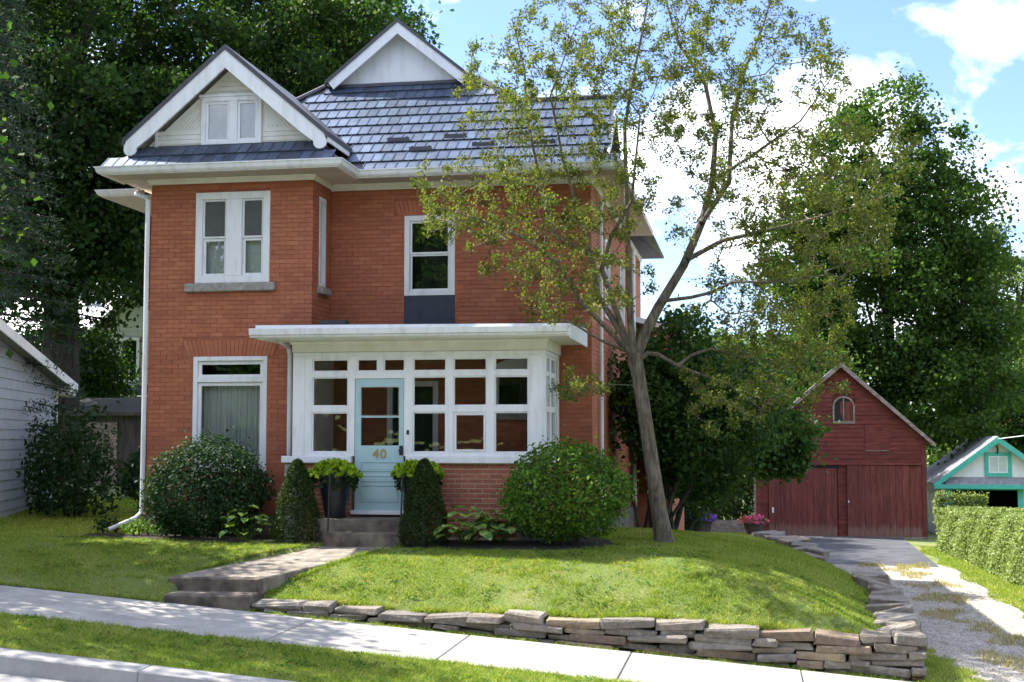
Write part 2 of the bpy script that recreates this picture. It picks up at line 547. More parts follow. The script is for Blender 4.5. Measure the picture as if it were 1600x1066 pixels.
def fast_mesh(name, co, faces, smooth=False):
    """co (N,3), faces (F,k) numpy"""
    me = bpy.data.meshes.new(name)
    nf, k = faces.shape
    me.vertices.add(len(co))
    me.vertices.foreach_set('co', np.ascontiguousarray(co, dtype=np.float32).ravel())
    me.loops.add(nf * k)
    me.loops.foreach_set('vertex_index', np.ascontiguousarray(faces, dtype=np.int32).ravel())
    me.polygons.add(nf)
    me.polygons.foreach_set('loop_start', np.arange(0, nf * k, k, dtype=np.int32))
    if smooth:
        me.polygons.foreach_set('use_smooth', np.ones(nf, dtype=bool))
    me.update(calc_edges=True)
    return me


def norm(a):
    return a / np.maximum(np.linalg.norm(a, axis=1, keepdims=True), 1e-9)


def leaves(name, c, size, m, parent, up=0.5, aspect=0.62, out=None, outw=0.0, rng=RNG, droop=0.0):
    """one folded leaf (two quads' worth in one kite) at every centre"""
    n = len(c)
    nr = rng.normal(size=(n, 3))
    nr = norm(nr)
    nr[:, 2] += up
    if out is not None:
        nr += out * outw
    nr = norm(nr)
    t = norm(np.cross(nr, rng.normal(size=(n, 3))))
    t[:, 2] -= droop
    t = norm(t)
    b = norm(np.cross(nr, t))
    s = (size * rng.uniform(0.65, 1.3, n))[:, None]
    co = np.empty((n, 4, 3))
    co[:, 0] = c - t * s * 0.5
    co[:, 1] = c + b * s * aspect * 0.5 + nr * s * 0.08
    co[:, 2] = c + t * s * 0.5
    co[:, 3] = c - b * s * aspect * 0.5 + nr * s * 0.08
    f = np.arange(4 * n).reshape(n, 4)
    return put(name, fast_mesh(name, co.reshape(-1, 3), f), m, parent)


def in_ball(n, rng=RNG, shell=0.0):
    d = norm(rng.normal(size=(n, 3)))
    r = rng.uniform(shell ** 3, 1, n) ** (1 / 3)
    return d * r[:, None]


def holed(mb, u0, u1, z0, z1, holes, d0, d1, axis='y'):
    """wall slab with rectangular openings; faces at d0 (outside) and d1; axis y: u is x, d is y"""
    us = sorted({u0, u1, *[max(u0, min(u1, h[k])) for h in holes for k in (0, 1)]})
    zs_ = sorted({z0, z1, *[max(z0, min(z1, h[k])) for h in holes for k in (2, 3)]})
    nu, nz = len(us) - 1, len(zs_) - 1

    def solid(i, j):
        if not (0 <= i < nu and 0 <= j < nz):
            return False
        u, z = (us[i] + us[i + 1]) / 2, (zs_[j] + zs_[j + 1]) / 2
        return not any(h[0] < u < h[1] and h[2] < z < h[3] for h in holes)

    def P(u, d, z):
        return (u, d, z) if axis == 'y' else (d, u, z)
    for i in range(nu):
        for j in range(nz):
            if not solid(i, j):
                continue
            a, b, c, d = us[i], us[i + 1], zs_[j], zs_[j + 1]
            mb.poly([P(a, d0, c), P(b, d0, c), P(b, d0, d), P(a, d0, d)])
            mb.poly([P(a, d1, c), P(a, d1, d), P(b, d1, d), P(b, d1, c)])
            if not solid(i - 1, j):
                mb.poly([P(a, d0, c), P(a, d0, d), P(a, d1, d), P(a, d1, c)])
            if not solid(i + 1, j):
                mb.poly([P(b, d0, c), P(b, d1, c), P(b, d1, d), P(b, d0, d)])
            if not solid(i, j - 1):
                mb.poly([P(a, d0, c), P(a, d1, c), P(b, d1, c), P(b, d0, c)])
            if not solid(i, j + 1):
                mb.poly([P(a, d0, d), P(b, d0, d), P(b, d1, d), P(a, d1, d)])
    return mb


# ------------------------------------------------------------------ terrain
def zs(X):
    """pavement level: the street falls to the right"""
    return -1.11 - 0.0775 * np.clip(X, -34, 26)


def ss(t):
    t = np.clip(t, 0, 1)
    return t * t * (3 - 2 * t)


def xw(Y):
    """outer face of the stone wall along the drive"""
    return np.interp(Y, [17, 21, 25, 29, 34, 40, 44, 50], [2.05, 2.3, 2.3, 2.0, 1.65, 1.0, 0.35, 0.2])


def walk_edges(Y):
    k = (Y - 17.6) / 2.3
    return -7.88 + 1.45 * k, -6.55 + 1.33 * k


def walk_z(Y):
    return np.interp(Y, [17.6, 19.9, 21], [-0.225, 0.03, 0.04])


def gz(X, Y):
    X = np.asarray(X, dtype=float)
    Y = np.asarray(Y, dtype=float)
    s = zs(X)
    # lots
    pad = 0.05 + np.where(X > -9, -1, 0) * ss((X + 9) / 6) * np.interp(Y, [0, 24, 37, 44, 60], [0, 0, 0.95, 1.4, 1.6])
    pad = np.where(X < -12, np.maximum(pad, s * 0.6 + 0.1), pad)
    edge = np.where(X > -6.6, np.interp(X, [-6.7, -6.3, -5.6, -4.4, -3.6, -2.9, -2.2, -1.1, -.3, .3, .8, 2.1], [-.55, -.53, -.54, -.64, -.66, -.62, -.68, -.65, -.72, -.75, -.82, -.80]), s + 0.02)
    ty = (Y - np.where(X > -6.6, 17.42, 17.02)) / 3.0
    ty = np.clip(ty, 0, 1)
    front = 1 - (1 - ty) ** 2.2
    lawn = edge + (pad - edge) * front
    ze = np.interp(Y, [17, 25, 32, 44, 60], [-0.82, -0.90, -1.08, -1.42, -1.6])
    tx = np.clip((xw(Y) - 0.45 - X) / 4.2, 0, 1)
    side = 1 - (1 - tx) ** 2.4
    lawn = np.where(X > -4, np.minimum(lawn, ze + (np.maximum(pad, ze) - ze) * side + 0.0), lawn)
    drive = s + (-1.52 - 0.02 * np.clip(X - 3, 0, 40) - s) * ss((Y - 17) / 10) - np.clip(Y - 46, 0, 10) * 0.06
    z = np.where(X > xw(Y) - 0.36, drive, lawn)
    z = np.where(Y < np.where(X > -6.6, 17.40, 17.0), s - 0.005, z)
    # path footprint
    a, b = walk_edges(Y)
    onw = (Y > 17.5) & (Y < 20.4) & (X > a - 0.02) & (X < b + 0.02)
    z = np.where(onw, np.minimum(z, walk_z(Y) - 0.08), z)
    z = np.where((X > -7.75) & (X < -6.53) & (Y > 16.9) & (Y < 17.64), np.minimum(z, -0.62), z)
    z = np.where((Y > 14.97) & (Y < 17.0), s - 0.07, z)
    z = np.where(Y < 13.0, s - 0.2, z)
    far = np.clip((np.hypot(X, Y - 25) - 60) / 100, 0, 1)
    return z * (1 - far) + (-1.0) * far


def axis_pts(lo, hi, fine0, fine1, step, extra=()):
    a = list(np.arange(fine0, fine1 + 1e-6, step))
    x, d = fine1, step
    while x < hi:
        d *= 1.25
        x += d
        a.append(min(x, hi))
    x, d = fine0, step
    while x > lo:
        d *= 1.25
        x -= d
        a.append(max(x, lo))
    return np.array(sorted(set(np.round(a + list(extra), 4))))


gx = axis_pts(-400, 400, -14, 8, 0.16)
gy = axis_pts(-200, 700, 12.0, 40, 0.16, (12.99, 13.01, 14.96, 14.98, 16.99, 17.01, 17.39, 17.41, 17.43))
GX, GY = np.meshgrid(gx, gy)
GZ = gz(GX, GY) + np.where((GY > 13.1) & (GY < 45), 0.012 * np.sin(GX * 2.3 + 1.1 * np.sin(GY * 1.7)) * np.sin(GY * 2.9 + GX), 0)
nx_, ny_ = len(gx), len(gy)
idx = np.arange(nx_ * ny_).reshape(ny_, nx_)
gf = np.stack([idx[:-1, :-1], idx[:-1, 1:], idx[1:, 1:], idx[1:, :-1]], -1).reshape(-1, 4)
ground = put('ground', fast_mesh('ground', np.stack([GX, GY, GZ], -1).reshape(-1, 3), gf, True), 'soil')
tag(ground, 'grassy ground under the lawns, gardens and drive', 'ground', kind='structure')


def sheet(name, m, poly_fn, y0, y1, step, dz, label, cat, cols=14):
    """thin sheet draped over the terrain between two edges x(Y)"""
    ys_ = np.arange(y0, y1 + 1e-6, step)
    co = []
    for y in ys_:
        a, b = poly_fn(y)
        for k in range(cols):
            x = a + (b - a) * k / (cols - 1)
            co.append((x, y, float(gz(x, y)) + dz))
    nr = len(ys_)
    ix = np.arange(nr * cols).reshape(nr, cols)
    f = np.stack([ix[:-1, :-1], ix[:-1, 1:], ix[1:, 1:], ix[1:, :-1]], -1).reshape(-1, 4)
    o = put(name, fast_mesh(name, np.array(co), f, True), m)
    return tag(o, label, cat, kind='structure')


# road and kerb
mb = MB()
for x in np.arange(-60, 60, 2.0):
    z0, z1 = float(zs(x)), float(zs(x + 2))
    mb.poly([(x, 3.0, z0 - 0.15), (x + 2, 3.0, z1 - 0.15), (x + 2, 12.69, z1 - 0.16), (x, 12.69, z0 - 0.16)])
tag(mb.build('road', 'road'), 'grey asphalt street in front of the kerb', 'road', kind='structure')
kerb = bpy.data.objects.new('kerb', None)
COL.objects.link(kerb)
tag(kerb, 'pale concrete kerb along the street edge', 'kerb', kind='structure')
for x in np.arange(-30, 24, 3.0):
    z0, z1 = float(zs(x)) + 0.012, float(zs(x + 2.997)) + 0.012
    k = MB().hexa([(x, 12.60, z0 - 0.4), (x + 2.997, 12.60, z1 - 0.4), (x + 2.997, 13.0, z1 - 0.4), (x, 13.0, z0 - 0.4),
                   (x, 12.68, z0), (x + 2.997, 12.68, z1), (x + 2.997, 13.0, z1 + .01), (x, 13.0, z0 + .01)])
    k.build('kerb_stone', 'kerb', kerb, bevel=0.012)

# sidewalk slabs
walk = bpy.data.objects.new('sidewalk', None)
COL.objects.link(walk)
tag(walk, 'pale concrete sidewalk sloping down to the right', 'sidewalk', kind='structure')
jx = [-1.48 + 2.06 * k for k in range(-14, 8)]
for k in range(len(jx) - 1):
    a, b = jx[k] + 0.008, jx[k + 1] - 0.008
    za, zb = float(zs(a)) + random.uniform(-.004, .004), float(zs(b)) + random.uniform(-.004, .004)
    MB().hexa([(a, 15.0, za - .1), (b, 15.0, zb - .1), (b, 16.97, zb - .1), (a, 16.97, za - .1),
               (a, 15.0, za), (b, 15.0, zb), (b, 16.97, zb + .01), (a, 16.97, za + .01)]).build('slab', 'concrete', walk, bevel=0.008)

# path to the porch
fw_ = bpy.data.objects.new('front_path', None)
COL.objects.link(fw_)
tag(fw_, 'worn concrete path from sidewalk steps to porch', 'path', kind='structure')
for y0, y1 in ((17.62, 18.75), (18.765, 19.88)):
    (a0, b0), (a1, b1) = walk_edges(y0), walk_edges(y1)
    zz0, zz1 = float(walk_z(y0)), float(walk_z(y1))
    MB().hexa([(a0, y0, zz0 - .3), (b0, y0, zz0 - .3), (b1, y1, zz1 - .3), (a1, y1, zz1 - .3),
               (a0, y0, zz0), (b0, y0, zz0), (b1, y1, zz1), (a1, y1, zz1)]).build('slab', 'oldconcrete', fw_, bevel=0.015)
st = thing('concrete_steps', 'two worn concrete steps rising from the sidewalk to the path', 'steps', (-7.1, 17.3, -0.6))
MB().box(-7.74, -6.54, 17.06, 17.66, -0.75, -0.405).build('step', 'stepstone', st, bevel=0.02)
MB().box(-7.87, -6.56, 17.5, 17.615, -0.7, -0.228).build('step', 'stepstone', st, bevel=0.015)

# drive
sheet('gravel_drive', 'gravel', lambda y: (float(xw(y)) + 0.02 if y > 17.2 else 2.3, 4.95), 17.04, 36.0, 0.4, 0.012,
      'pale worn gravel drive beside the stone wall', 'drive', 30)
sheet('asphalt_drive', 'asphalt', lambda y: (float(xw(y)) - 0.1, 4.62 + 0.02 * (y - 35)), 35.2, 45.4, 0.4, 0.022,
      'dark grey asphalt pad in front of the red barn', 'drive', 24)

# ------------------------------------------------------------------ the brick house
XL, XR, XB = -10.10, -2.60, -7.20           # outer walls, right edge of the bay
YB, YM, YP, YK = 21.50, 22.50, 20.90, 33.0  # bay front, main front, porch front, rear
ZT = 6.03                                   # top of brickwork
house = thing('brick_house', 'two-storey red brick house with blue-grey metal roof and white enclosed porch', 'house', (-6.4, 24, 0))
BL, BH, BJ, HJ = 0.222, 0.0765, 0.0095, 0.7


def lay(u0, u1, z0, z1, holes=(), shift=0.0, BJ=BJ):
    out = []
    n = int((z1 - z0) / BH + 1e-6)
    for r in range(n):
        za = z0 + r * BH
        zb = za + BH - BJ
        cuts = sorted([(h[0], h[1]) for h in holes if min(zb, h[3]) - max(za, h[2]) > 0.02])
        segs, a = [], u0
        for c0, c1 in cuts:
            if c0 > a:
                segs.append((a, min(c0, u1)))
            a = max(a, c1)
        if a < u1:
            segs.append((a, u1))
        off = (0.5 * BL if r % 2 else 0.0) + shift
        for s0, s1 in segs:
            k = math.floor((s0 - u0 - off) / BL)
            x = u0 + off + k * BL
            while x < s1 - 1e-6:
                p, q = max(x, s0), min(x + BL - BJ * HJ, s1)
                if q - p > 0.02:
                    out.append((p, q, za, zb))
                x += BL
    return out


def brick_boxes(mb, bricks, d, axis='y', sgn=-1, depth=0.03):
    """sgn = direction of the outside along the axis"""
    for (a, b, c, e) in bricks:
        o = d + sgn * random.uniform(-0.0015, 0.0035)
        i = d - sgn * depth
        lo, hi = min(o, i), max(o, i)
        if axis == 'y':
            mb.box(a, b, lo, hi, c, e)
        else:
            mb.box(lo, hi, a, b, c, e)


_bm = {}


def brick_object(b, d, parent, m):
    a, c, e, f = b
    key = (round(c - a, 2), m)
    if key not in _bm:
        w, h = (c - a) / 2, (f - e) / 2
        mbb = MB().box(-w, w, -0.015, 0.015, -h, h)
        me = mbb.mesh('brick')
        me.materials.append(M[m])
        _bm[key] = me
    o = bpy.data.objects.new('brick', _bm[key])
    COL.objects.link(o)
    o.parent = parent
    o.location = Vector(((a + c) / 2, d + 0.015 - random.uniform(-.0015, .0035), (e + f) / 2)) - wloc(parent)
    return o


# openings: x0,x1,z0,z1
W_UP = (-9.28, -7.95, 4.30, 5.86)
W_LOW = (-9.28, -7.965, 1.10, 3.05)
W_MAIN = (-5.865, -4.965, 4.13, 5.53)
NAVY = (-5.865, -4.965, 3.62, 4.13)
W_IN = (-4.27, -3.45, 2.10, 2.86)
W_IND = (-6.15, -5.25, 0.5, 2.65)
ARCH1 = (-9.48, -7.76, 3.05, 3.34)
ARCH2 = (-6.05, -4.78, 5.53, 5.80)
ARCH0 = (-9.48, -7.76, 5.86, 6.03)

wall_b = holed(MB(), XL + .008, XB - .008, -0.3, ZT, [W_UP, W_LOW], YB + .007, YB + .30).build('wall', 'mortar', house)
wall_m = holed(MB(), XB - .3, XR - .008, -0.3, ZT, [W_MAIN, NAVY, W_IN, W_IND], YM + .007, YM + .30).build('wall', 'mortar', house)
W_SIDE = (21.85, 22.2, 4.25, 5.80)
wall_s = holed(MB(), YB + .302, YM + .006, -0.3, ZT, [W_SIDE], XB - .008, XB - .28, 'x').build('wall', 'mortar', house)
W_R1, W_R2 = (24.6, 25.5, 3.9, 5.4), (27.6, 28.5, 3.9, 5.4)
wall_r = holed(MB(), YM + .302, YK, -0.8, ZT, [W_R1, W_R2], XR - .008, XR - .3, 'x').build('wall', 'mortar', house)
MB().box(XL + .01, XL + .3, YB + .302, YK, -0.3, ZT).build('wall', 'stone', house)  # unseen left wall, grey instead of brick to cut red bounce light
MB().box(XL + .302, XR - .302, YK - .3, YK, -0.8, ZT).build('wall', 'brick', house)

bay_bricks = lay(XL, XB, 0.33, ZT, [W_UP, W_LOW, ARCH1, (-9.46, -7.82, 4.145, 4.30)])
main_bricks = lay(XB + .01, XR, 0.33, ZT, [W_MAIN, NAVY, W_IN, W_IND, ARCH2], 0.06)
cand = [b for b in bay_bricks if abs((b[1] - b[0]) - (BL - BJ * HJ)) < .004 and b[2] > 1.75]
cand.sort(key=lambda b: (b[0] + b[1]) ** 2 / 4 + ((b[2] + b[3]) / 2 - CZ) ** 2)
single = set(cand[:175])
for b in cand[:175]:
    brick_object(b, YB, wall_b, 'brick')
mb = MB()
brick_boxes(mb, [b for b in bay_bricks if b not in single], YB)
# flat arches of upright bricks over the openings
for (a, b, c, e) in (ARCH1, ARCH2):
    n = int((b - a) / 0.0765)
    mid = (a + b) / 2
    for k in range(n):
        p = a + (b - a) * k / n
        q = a + (b - a) * (k + 1) / n - 0.009
        yy = YB if c < 4 else YM
        s = 0.12
        f = lambda x: mid + (x - mid) * (1 - s)
        o = yy - random.uniform(0, .005)
        mb.hexa([(f(p), o, c + .008), (f(q), o, c + .008), (f(q), yy + .03, c + .008), (f(p), yy + .03, c + .008),
                 (p, o, e - .01), (q, o, e - .01), (q, yy + .03, e - .01), (p, yy + .03, e - .01)])
brick_boxes(mb, main_bricks, YM)
brick_boxes(mb, lay(YB, YM, 0.33, ZT, [W_SIDE, (21.80, 22.28, 4.13, 4.25)], 0.1), XB, 'x', 1)
brick_boxes(mb, lay(YM + .005, YK, 0.2, ZT, [W_R1, W_R2], 0.1), XR, 'x', 1)
tag(mb.build('brickwork', 'brick', house), kind='stuff')
# plinth
mb = MB()
brick_boxes(mb, lay(XL - .03, XB + .03, 0.41, 0.66), YB - .025, depth=.05)
tag(mb.build('plinth_brickwork', 'brick', house), kind='stuff')
MB().box(XL - .05, XB + .05, YB - .06, YB + .0, -0.3, 0.40).build('foundation', 'oldconcrete', house)
MB().box(XB + .052, XR + .05, YM - .05, YM + .0, -0.6, 0.32).build('foundation', 'oldconcrete', house)
MB().box(XR, XR + .05, YM + .002, YK, -1.2, 0.19).build('foundation', 'oldconcrete', house)


def frame(mb, x0, x1, z0, z1, w, y0, y1, wb=None):
    """picture frame of four butted boards"""
    wb = w if wb is None else wb
    mb.box(x0, x0 + w, y0, y1, z0, z1)
    mb.box(x1 - w, x1, y0, y1, z0, z1)
    mb.box(x0 + w, x1 - w, y0, y1, z1 - w, z1)
    mb.box(x0 + w, x1 - w, y0, y1, z0, z0 + wb)
    return mb


def pane(x0, x1, z0, z1, y, m, parent, name='pane'):
    return MB().box(x0, x1, y, y + .005, z0, z1).build(name, m, parent)


# upper bay window: two sashes pairs with broad centre post
x0, x1, z0, z1 = W_UP
w = MB()
frame(w, x0, x1, z0, z1, 0.12, YB - .02, YB + .14)
w.box(-8.73, -8.45, YB - .022, YB + .142, z0 + .12, z1 - .12)
win = w.build('window', 'white', house, bevel=.006)
for a, b in ((x0 + .12, -8.73), (-8.45, x1 - .12)):
    f = MB()
    frame(f, a + .004, b - .004, z0 + .124, 5.07, 0.045, YB + .045, YB + .075)
    f.build('sash', 'white', win)
    f = MB()
    frame(f, a + .004, b - .004, 5.072, z1 - .124, 0.03, YB + .015, YB + .04)
    f.build('sash', 'galv', win)
    pane(a + .05, b - .05, z0 + .17, 5.02, YB + .058, 'glass', win)
    pane(a + .035, b - .035, 5.1, z1 - .155, YB + .026, 'screen', win, 'insect_screen')
    MB().box(a + .01, b - .01, YB + .16, YB + .17, z0 + .1, z1 - .1).build('blind', 'curtain', win)
MB().box(-9.44, -7.84, YB - .09, YB + .03, 4.15, 4.295).build('window_sill', 'stone', house, bevel=.015)
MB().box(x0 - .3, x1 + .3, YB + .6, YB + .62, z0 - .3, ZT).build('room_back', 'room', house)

# lower bay window: transom over one big pane
x0, x1, z0, z1 = W_LOW
w = MB()
frame(w, x0, x1, z0, z1, 0.075, YB - .015, YB + .14)
w.box(x0 + .075, x1 - .075, YB - .012, YB + .138, 2.615, 2.685)
win = w.build('window', 'white', house, bevel=.006)
for a, b in ((2.69, z1 - .08), (z0 + .08, 2.61)):
    f = MB()
    frame(f, x0 + .08, x1 - .08, a, b, 0.055, YB + .03, YB + .07)
    f.build('sash', 'white', win)
pane(x0 + .12, x1 - .12, 2.735, z1 - .12, YB + .05, 'glass', win)
pane(x0 + .12, x1 - .12, z0 + .12, 2.565, YB + .05, 'glass', win)
# sheer curtain with soft folds
cv = []
n = 90
for k in range(n + 1):
    x = x0 + .06 + (x1 - x0 - .12) * k / n
    cv.append((x, YB + .2 + .018 * math.sin(k * .9) + .008 * math.sin(k * 2.3)))
c = MB()
for k in range(n):
    c.poly([(*cv[k], z0), (*cv[k + 1], z0), (*cv[k + 1], 2.62), (*cv[k], 2.62)])
c.build('curtain', 'curtain', win, smooth=True)
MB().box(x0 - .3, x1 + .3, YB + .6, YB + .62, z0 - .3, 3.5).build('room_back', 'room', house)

# narrow window in the side of the bay
w = MB()
a, b, z0, z1 = W_SIDE
w.box(XB - .10, XB + .012, a, a + .06, z0, z1)
w.box(XB - .10, XB + .012, b - .06, b, z0, z1)
w.box(XB - .10, XB + .012, a + .06, b - .06, z1 - .08, z1)
w.box(XB - .10, XB + .012, a + .06, b - .06, z0, z0 + .08)
win = w.build('window', 'white', house)
MB().box(XB - .06, XB - .055, a + .05, b - .05, z0 + .07, z1 - .07).build('pane', 'glass', win)
MB().box(XB - .03, XB + .09, 21.78, 22.30, 4.12, 4.247).build('window_sill', 'stone', house, bevel=.015)

# window over the porch with the navy panel under it
x0, x1, z0, z1 = W_MAIN
w = MB()
frame(w, x0, x1, z0, z1, 0.095, YM - .015, YM + .12, .085)
win = w.build('window', 'white', house, bevel=.006)
f = MB()
frame(f, x0 + .1, x1 - .1, z0 + .09, 4.855, 0.032, YM + .03, YM + .06)
frame(f, x0 + .1, x1 - .1, 4.857, z1 - .1, 0.032, YM + .012, YM + .04)
f.build('sash', 'white', win)
pane(x0 + .12, x1 - .12, z0 + .11, 4.84, YM + .045, 'glass', win)
pane(x0 + .12, x1 - .12, 4.88, z1 - .12, YM + .026, 'glass', win)
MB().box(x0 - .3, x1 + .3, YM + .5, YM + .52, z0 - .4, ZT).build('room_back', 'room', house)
nv = MB().box(NAVY[0] + .002, NAVY[1] - .002, YM - .008, YM + .1, NAVY[2] + .08, NAVY[3] - .003)
nv.build('infill_panel', 'navy', house, bevel=.004)
MB().box(NAVY[0] + .0, NAVY[1] - .0, YM - .03, YM + .05, NAVY[2] + .02, NAVY[2] + .078).build('infill_rail', 'navy', house)
# side windows of the right wall
for (a, b, z0, z1) in (W_R1, W_R2):
    w = MB()
    w.box(XR - .1, XR + .012, a, a + .08, z0, z1)
    w.box(XR - .1, XR + .012, b - .08, b, z0, z1)
    w.box(XR - .1, XR + .012, a + .08, b - .08, z1 - .08, z1)
    w.box(XR - .1, XR + .012, a + .08, b - .08, z0, z0 + .08)
    win = w.build('window', 'white', house)
    MB().box(XR - .06, XR - .055, a + .07, b - .07, z0 + .07, z1 - .07).build('pane', 'glass', win)

# ---- eaves: soffits, frieze boards, gutters
mb = MB()
ZS = 6.115
EY, EB = 21.86, 20.86           # eave line in front of main wall and bay
EXL, EXR, EXB = -10.72, -2.05, -6.56
mb.box(EXL + .02, EXB - .02, EB + .02, YB - .0, ZS, ZS + .02)
mb.box(EXL + .02, XL - .0, YB + .002, YK + .5, ZS, ZS + .02)
mb.box(XB + .0, EXB - .02, YB + .002, EY + .0, ZS, ZS + .02)
mb.box(XB + .0, EXR - .02, EY + .02, YM - .0, ZS, ZS + .02)
mb.box(XR + .0, EXR - .02, YM + .002, 29.4, ZS, ZS + .02)
mb.build('soffit', 'soffit', house)
# soffit board seams
mb = MB()
for k in range(7):
    mb.box(EXL + .1, EXB - .1, EB + .08 + k * .075, EB + .084 + k * .075, ZS - .003, ZS + .001)
    mb.box(EXB, EXR - .1, EY + .08 + k * .075, EY + .084 + k * .075, ZS - .003, ZS + .001)
mb.build('soffit_groove', 'clay', house)
fr = MB()
fr.box(XL - .03, XB + .03, YB - .035, YB - .002, 6.02, ZS)
fr.box(XB + .002, XB + .035, YB + .0, YM - .037, 6.02, ZS)
fr.box(XB + .002, XR + .03, YM - .035, YM - .002, 6.0, ZS)
fr.box(XR + .002, XR + .035, YM + .0, YK, 6.0, ZS)
fr.box(XL - .06, XB + .06, YB - .065, YB - .037, 6.055, ZS - .002)
fr.box(XB + .037, XR + .06, YM - .065, YM - .037, 6.035, ZS - .002)
fr.build('frieze_board', 'cream', house, bevel=.004)


def gutter(pts, name='gutter', m='galv', z=ZS, h=0.115):
    """stepped fascia and gutter along a line of plan points, outside on the right-hand side"""
    g = MB()
    n = len(pts)
    offs = []
    for i in range(n):
        ds = []
        if i > 0:
            ds.append((Vector(pts[i]) - Vector(pts[i - 1])).normalized())
        if i < n - 1:
            ds.append((Vector(pts[i + 1]) - Vector(pts[i])).normalized())
        nn = [Vector((d.y, -d.x)) for d in ds]
        v = sum(nn, Vector((0, 0)))
        if len(nn) == 2:
            v = v / (1 + nn[0].dot(nn[1]))
        offs.append(v)
    prof = [(-.03, -.02), (.0, -.02), (.0, .0), (.035, .0), (.06, .03), (.075, h - .03), (.09, h - .02), (.09, h), (-.03, h)]
    k = len(prof)
    for i in range(n):
        for (o, zz) in prof:
            p = Vector(pts[i]) + offs[i] * o
            g.v.append((p.x, p.y, z + zz))
    for i in range(n - 1):
        for j in range(k):
            g.f.append([i * k + j, i * k + (j + 1) % k, (i + 1) * k + (j + 1) % k, (i + 1) * k + j])
    g.f.append(list(range(k)))
    g.f.append(list(range((n - 1) * k, n * k))[::-1])
    return g.build(name, m, house)


gutter([(EXL, 21.7), (EXL, EB), (EXB, EB), (EXB, EY), (EXR, EY), (EXR, EY + .45)])
MB().box(EXR - .02, EXR + .02, EY + .46, 29.4, ZS - .01, ZS + .10).build('fascia', 'soffit', house)
# lower rear eave at the left
MB().box(-11.42, XL, 22.32, 25.5, 6.00, 6.02).build('soffit', 'soffit', house)
gutter([(-11.44, 25.5), (-11.44, 22.3), (-10.74, 22.3)], z=6.02, h=.10)

# ---- roof
MS = 0.85                                    # front pitch
ZE = 6.20                                    # roof surface at the eave line
XC, ZR = -6.47, 9.58                         # main ridge
GYF = 24.5                                   # gablet rake


def zf(Y):
    return ZE + MS * (Y - EY)


def zr(X):
    return ZE + (ZR - ZE) * (X - EXR) / (XC - EXR)


def zl(X):
    return ZE + (ZR - ZE) * (X - EXL - .1) / (XC - EXL - .1)


ZG = 8.42                                    # foot of the gablet
YG = EY + (ZG - ZE) / MS
xg0 = XC - (ZR - ZG) / (ZR - ZE) * (XC - EXL - .1)
xg1 = XC + (ZR - ZG) / (ZR - ZE) * (EXR - XC)
roof = MB()
t = .05
roof.slab([(EXL + .1, EY, ZE), (EXR, EY, ZE), (xg1, YG, ZG), (xg0, YG, ZG)], t)
roof.slab([(EXR, EY + .01, ZE - .0), (EXR, YK + .5, ZE), (XC, YK - 3, ZR), (XC, YG + .3, ZR), (xg1, YG + .05, ZG)], t)
roof.slab([(EXL + .1, YK + .5, ZE), (EXL + .1, EY + .01, ZE), (xg0, YG + .05, ZG), (XC, YG + .3, ZR), (XC, YK - 3, ZR)], t)
roof.slab([(EXR, YK + .5, ZE), (EXL + .1, YK + .5, ZE), (XC, YK - 3, ZR)], t)
roof_o = roof.build('roof', 'rooftrim_lipshade', house)
# gablet: face, bargeboards, its own little roof
gy0 = YG - .30
zt = ZR + .03
mb = MB().prism([(xg0 + .12, YG - .02, ZG - .03), (xg1 - .12, YG - .02, ZG - .03), (XC, YG - .02, ZR - .14)], (0, .05, 0))
mb.build('gable_face', 'white', house)
sl = (ZR - ZG) / (XC - xg0)


def gable_roof(name, xc, ztop, hw, slope, y0, y1, m, th=.075, bw=.20, barge=True, zb=None, scallop=False):
    """two sloping slabs with white bargeboards at the front"""
    g = MB()
    xa, xb = xc - hw, xc + hw
    ze = ztop - hw * slope
    g.prism([(xa, y0, ze), (xc, y0, ztop), (xc, y0, ztop - th), (xa, y0, ze - th)], (0, y1 - y0, 0))
    g.prism([(xc, y0, ztop), (xb, y0, ze), (xb, y0, ze - th), (xc, y0, ztop - th)], (0, y1 - y0, 0))
    o = g.build(name, m, house)
    if barge:
        b = MB()
        q = bw * math.sqrt(1 + slope * slope)
        e = .07
        for s in (-1, 1):
            X = lambda d: xc + s * d
            tp = ztop - th
            pts = [(X(0), y0 + .02, tp), (X(hw - e), y0 + .02, tp - (hw - e) * slope)]
            if scallop:
                cx_, cz_, rr = hw - e - .02, tp - (hw - e) * slope - bw * .62, bw * .78
                pts = [(X(0), y0 + .02, tp), (X(hw - e), y0 + .02, tp - (hw - e) * slope)]
                for k in range(9):
                    an = math.radians(20 - k * 26)
                    pts.append((X(cx_ - .05 + rr * .62 * math.cos(an)), y0 + .02, cz_ + rr * .62 * math.sin(an)))
                pts.append((X(hw - e - .42), y0 + .02, tp - q - (hw - e - .42) * slope))
            else:
                pts.append((X(hw - e - .1), y0 + .02, tp - q - (hw - e - .1) * slope))
            pts.append((X(0), y0 + .02, tp - q))
            b.prism(pts, (0, .045, 0))
        b.build('bargeboard', 'white', house)
        li = MB()
        for s in (-1, 1):
            li.prism([(xc, y0 + .07, ztop - th - .002), (xc + s * (hw - .03), y0 + .07, ztop - th - .002 - (hw - .03) * slope),
                      (xc + s * (hw - .03), y0 + .07, ztop - th - .02 - (hw - .03) * slope), (xc, y0 + .07, ztop - th - .02)], (0, .6, 0))
        li.build('rake_lining', 'cream', house)
    return o


gable_roof('gable_roof', XC, zt, 1.42, sl, gy0, YG + .8, 'rooftrim_lipshade', bw=.17)
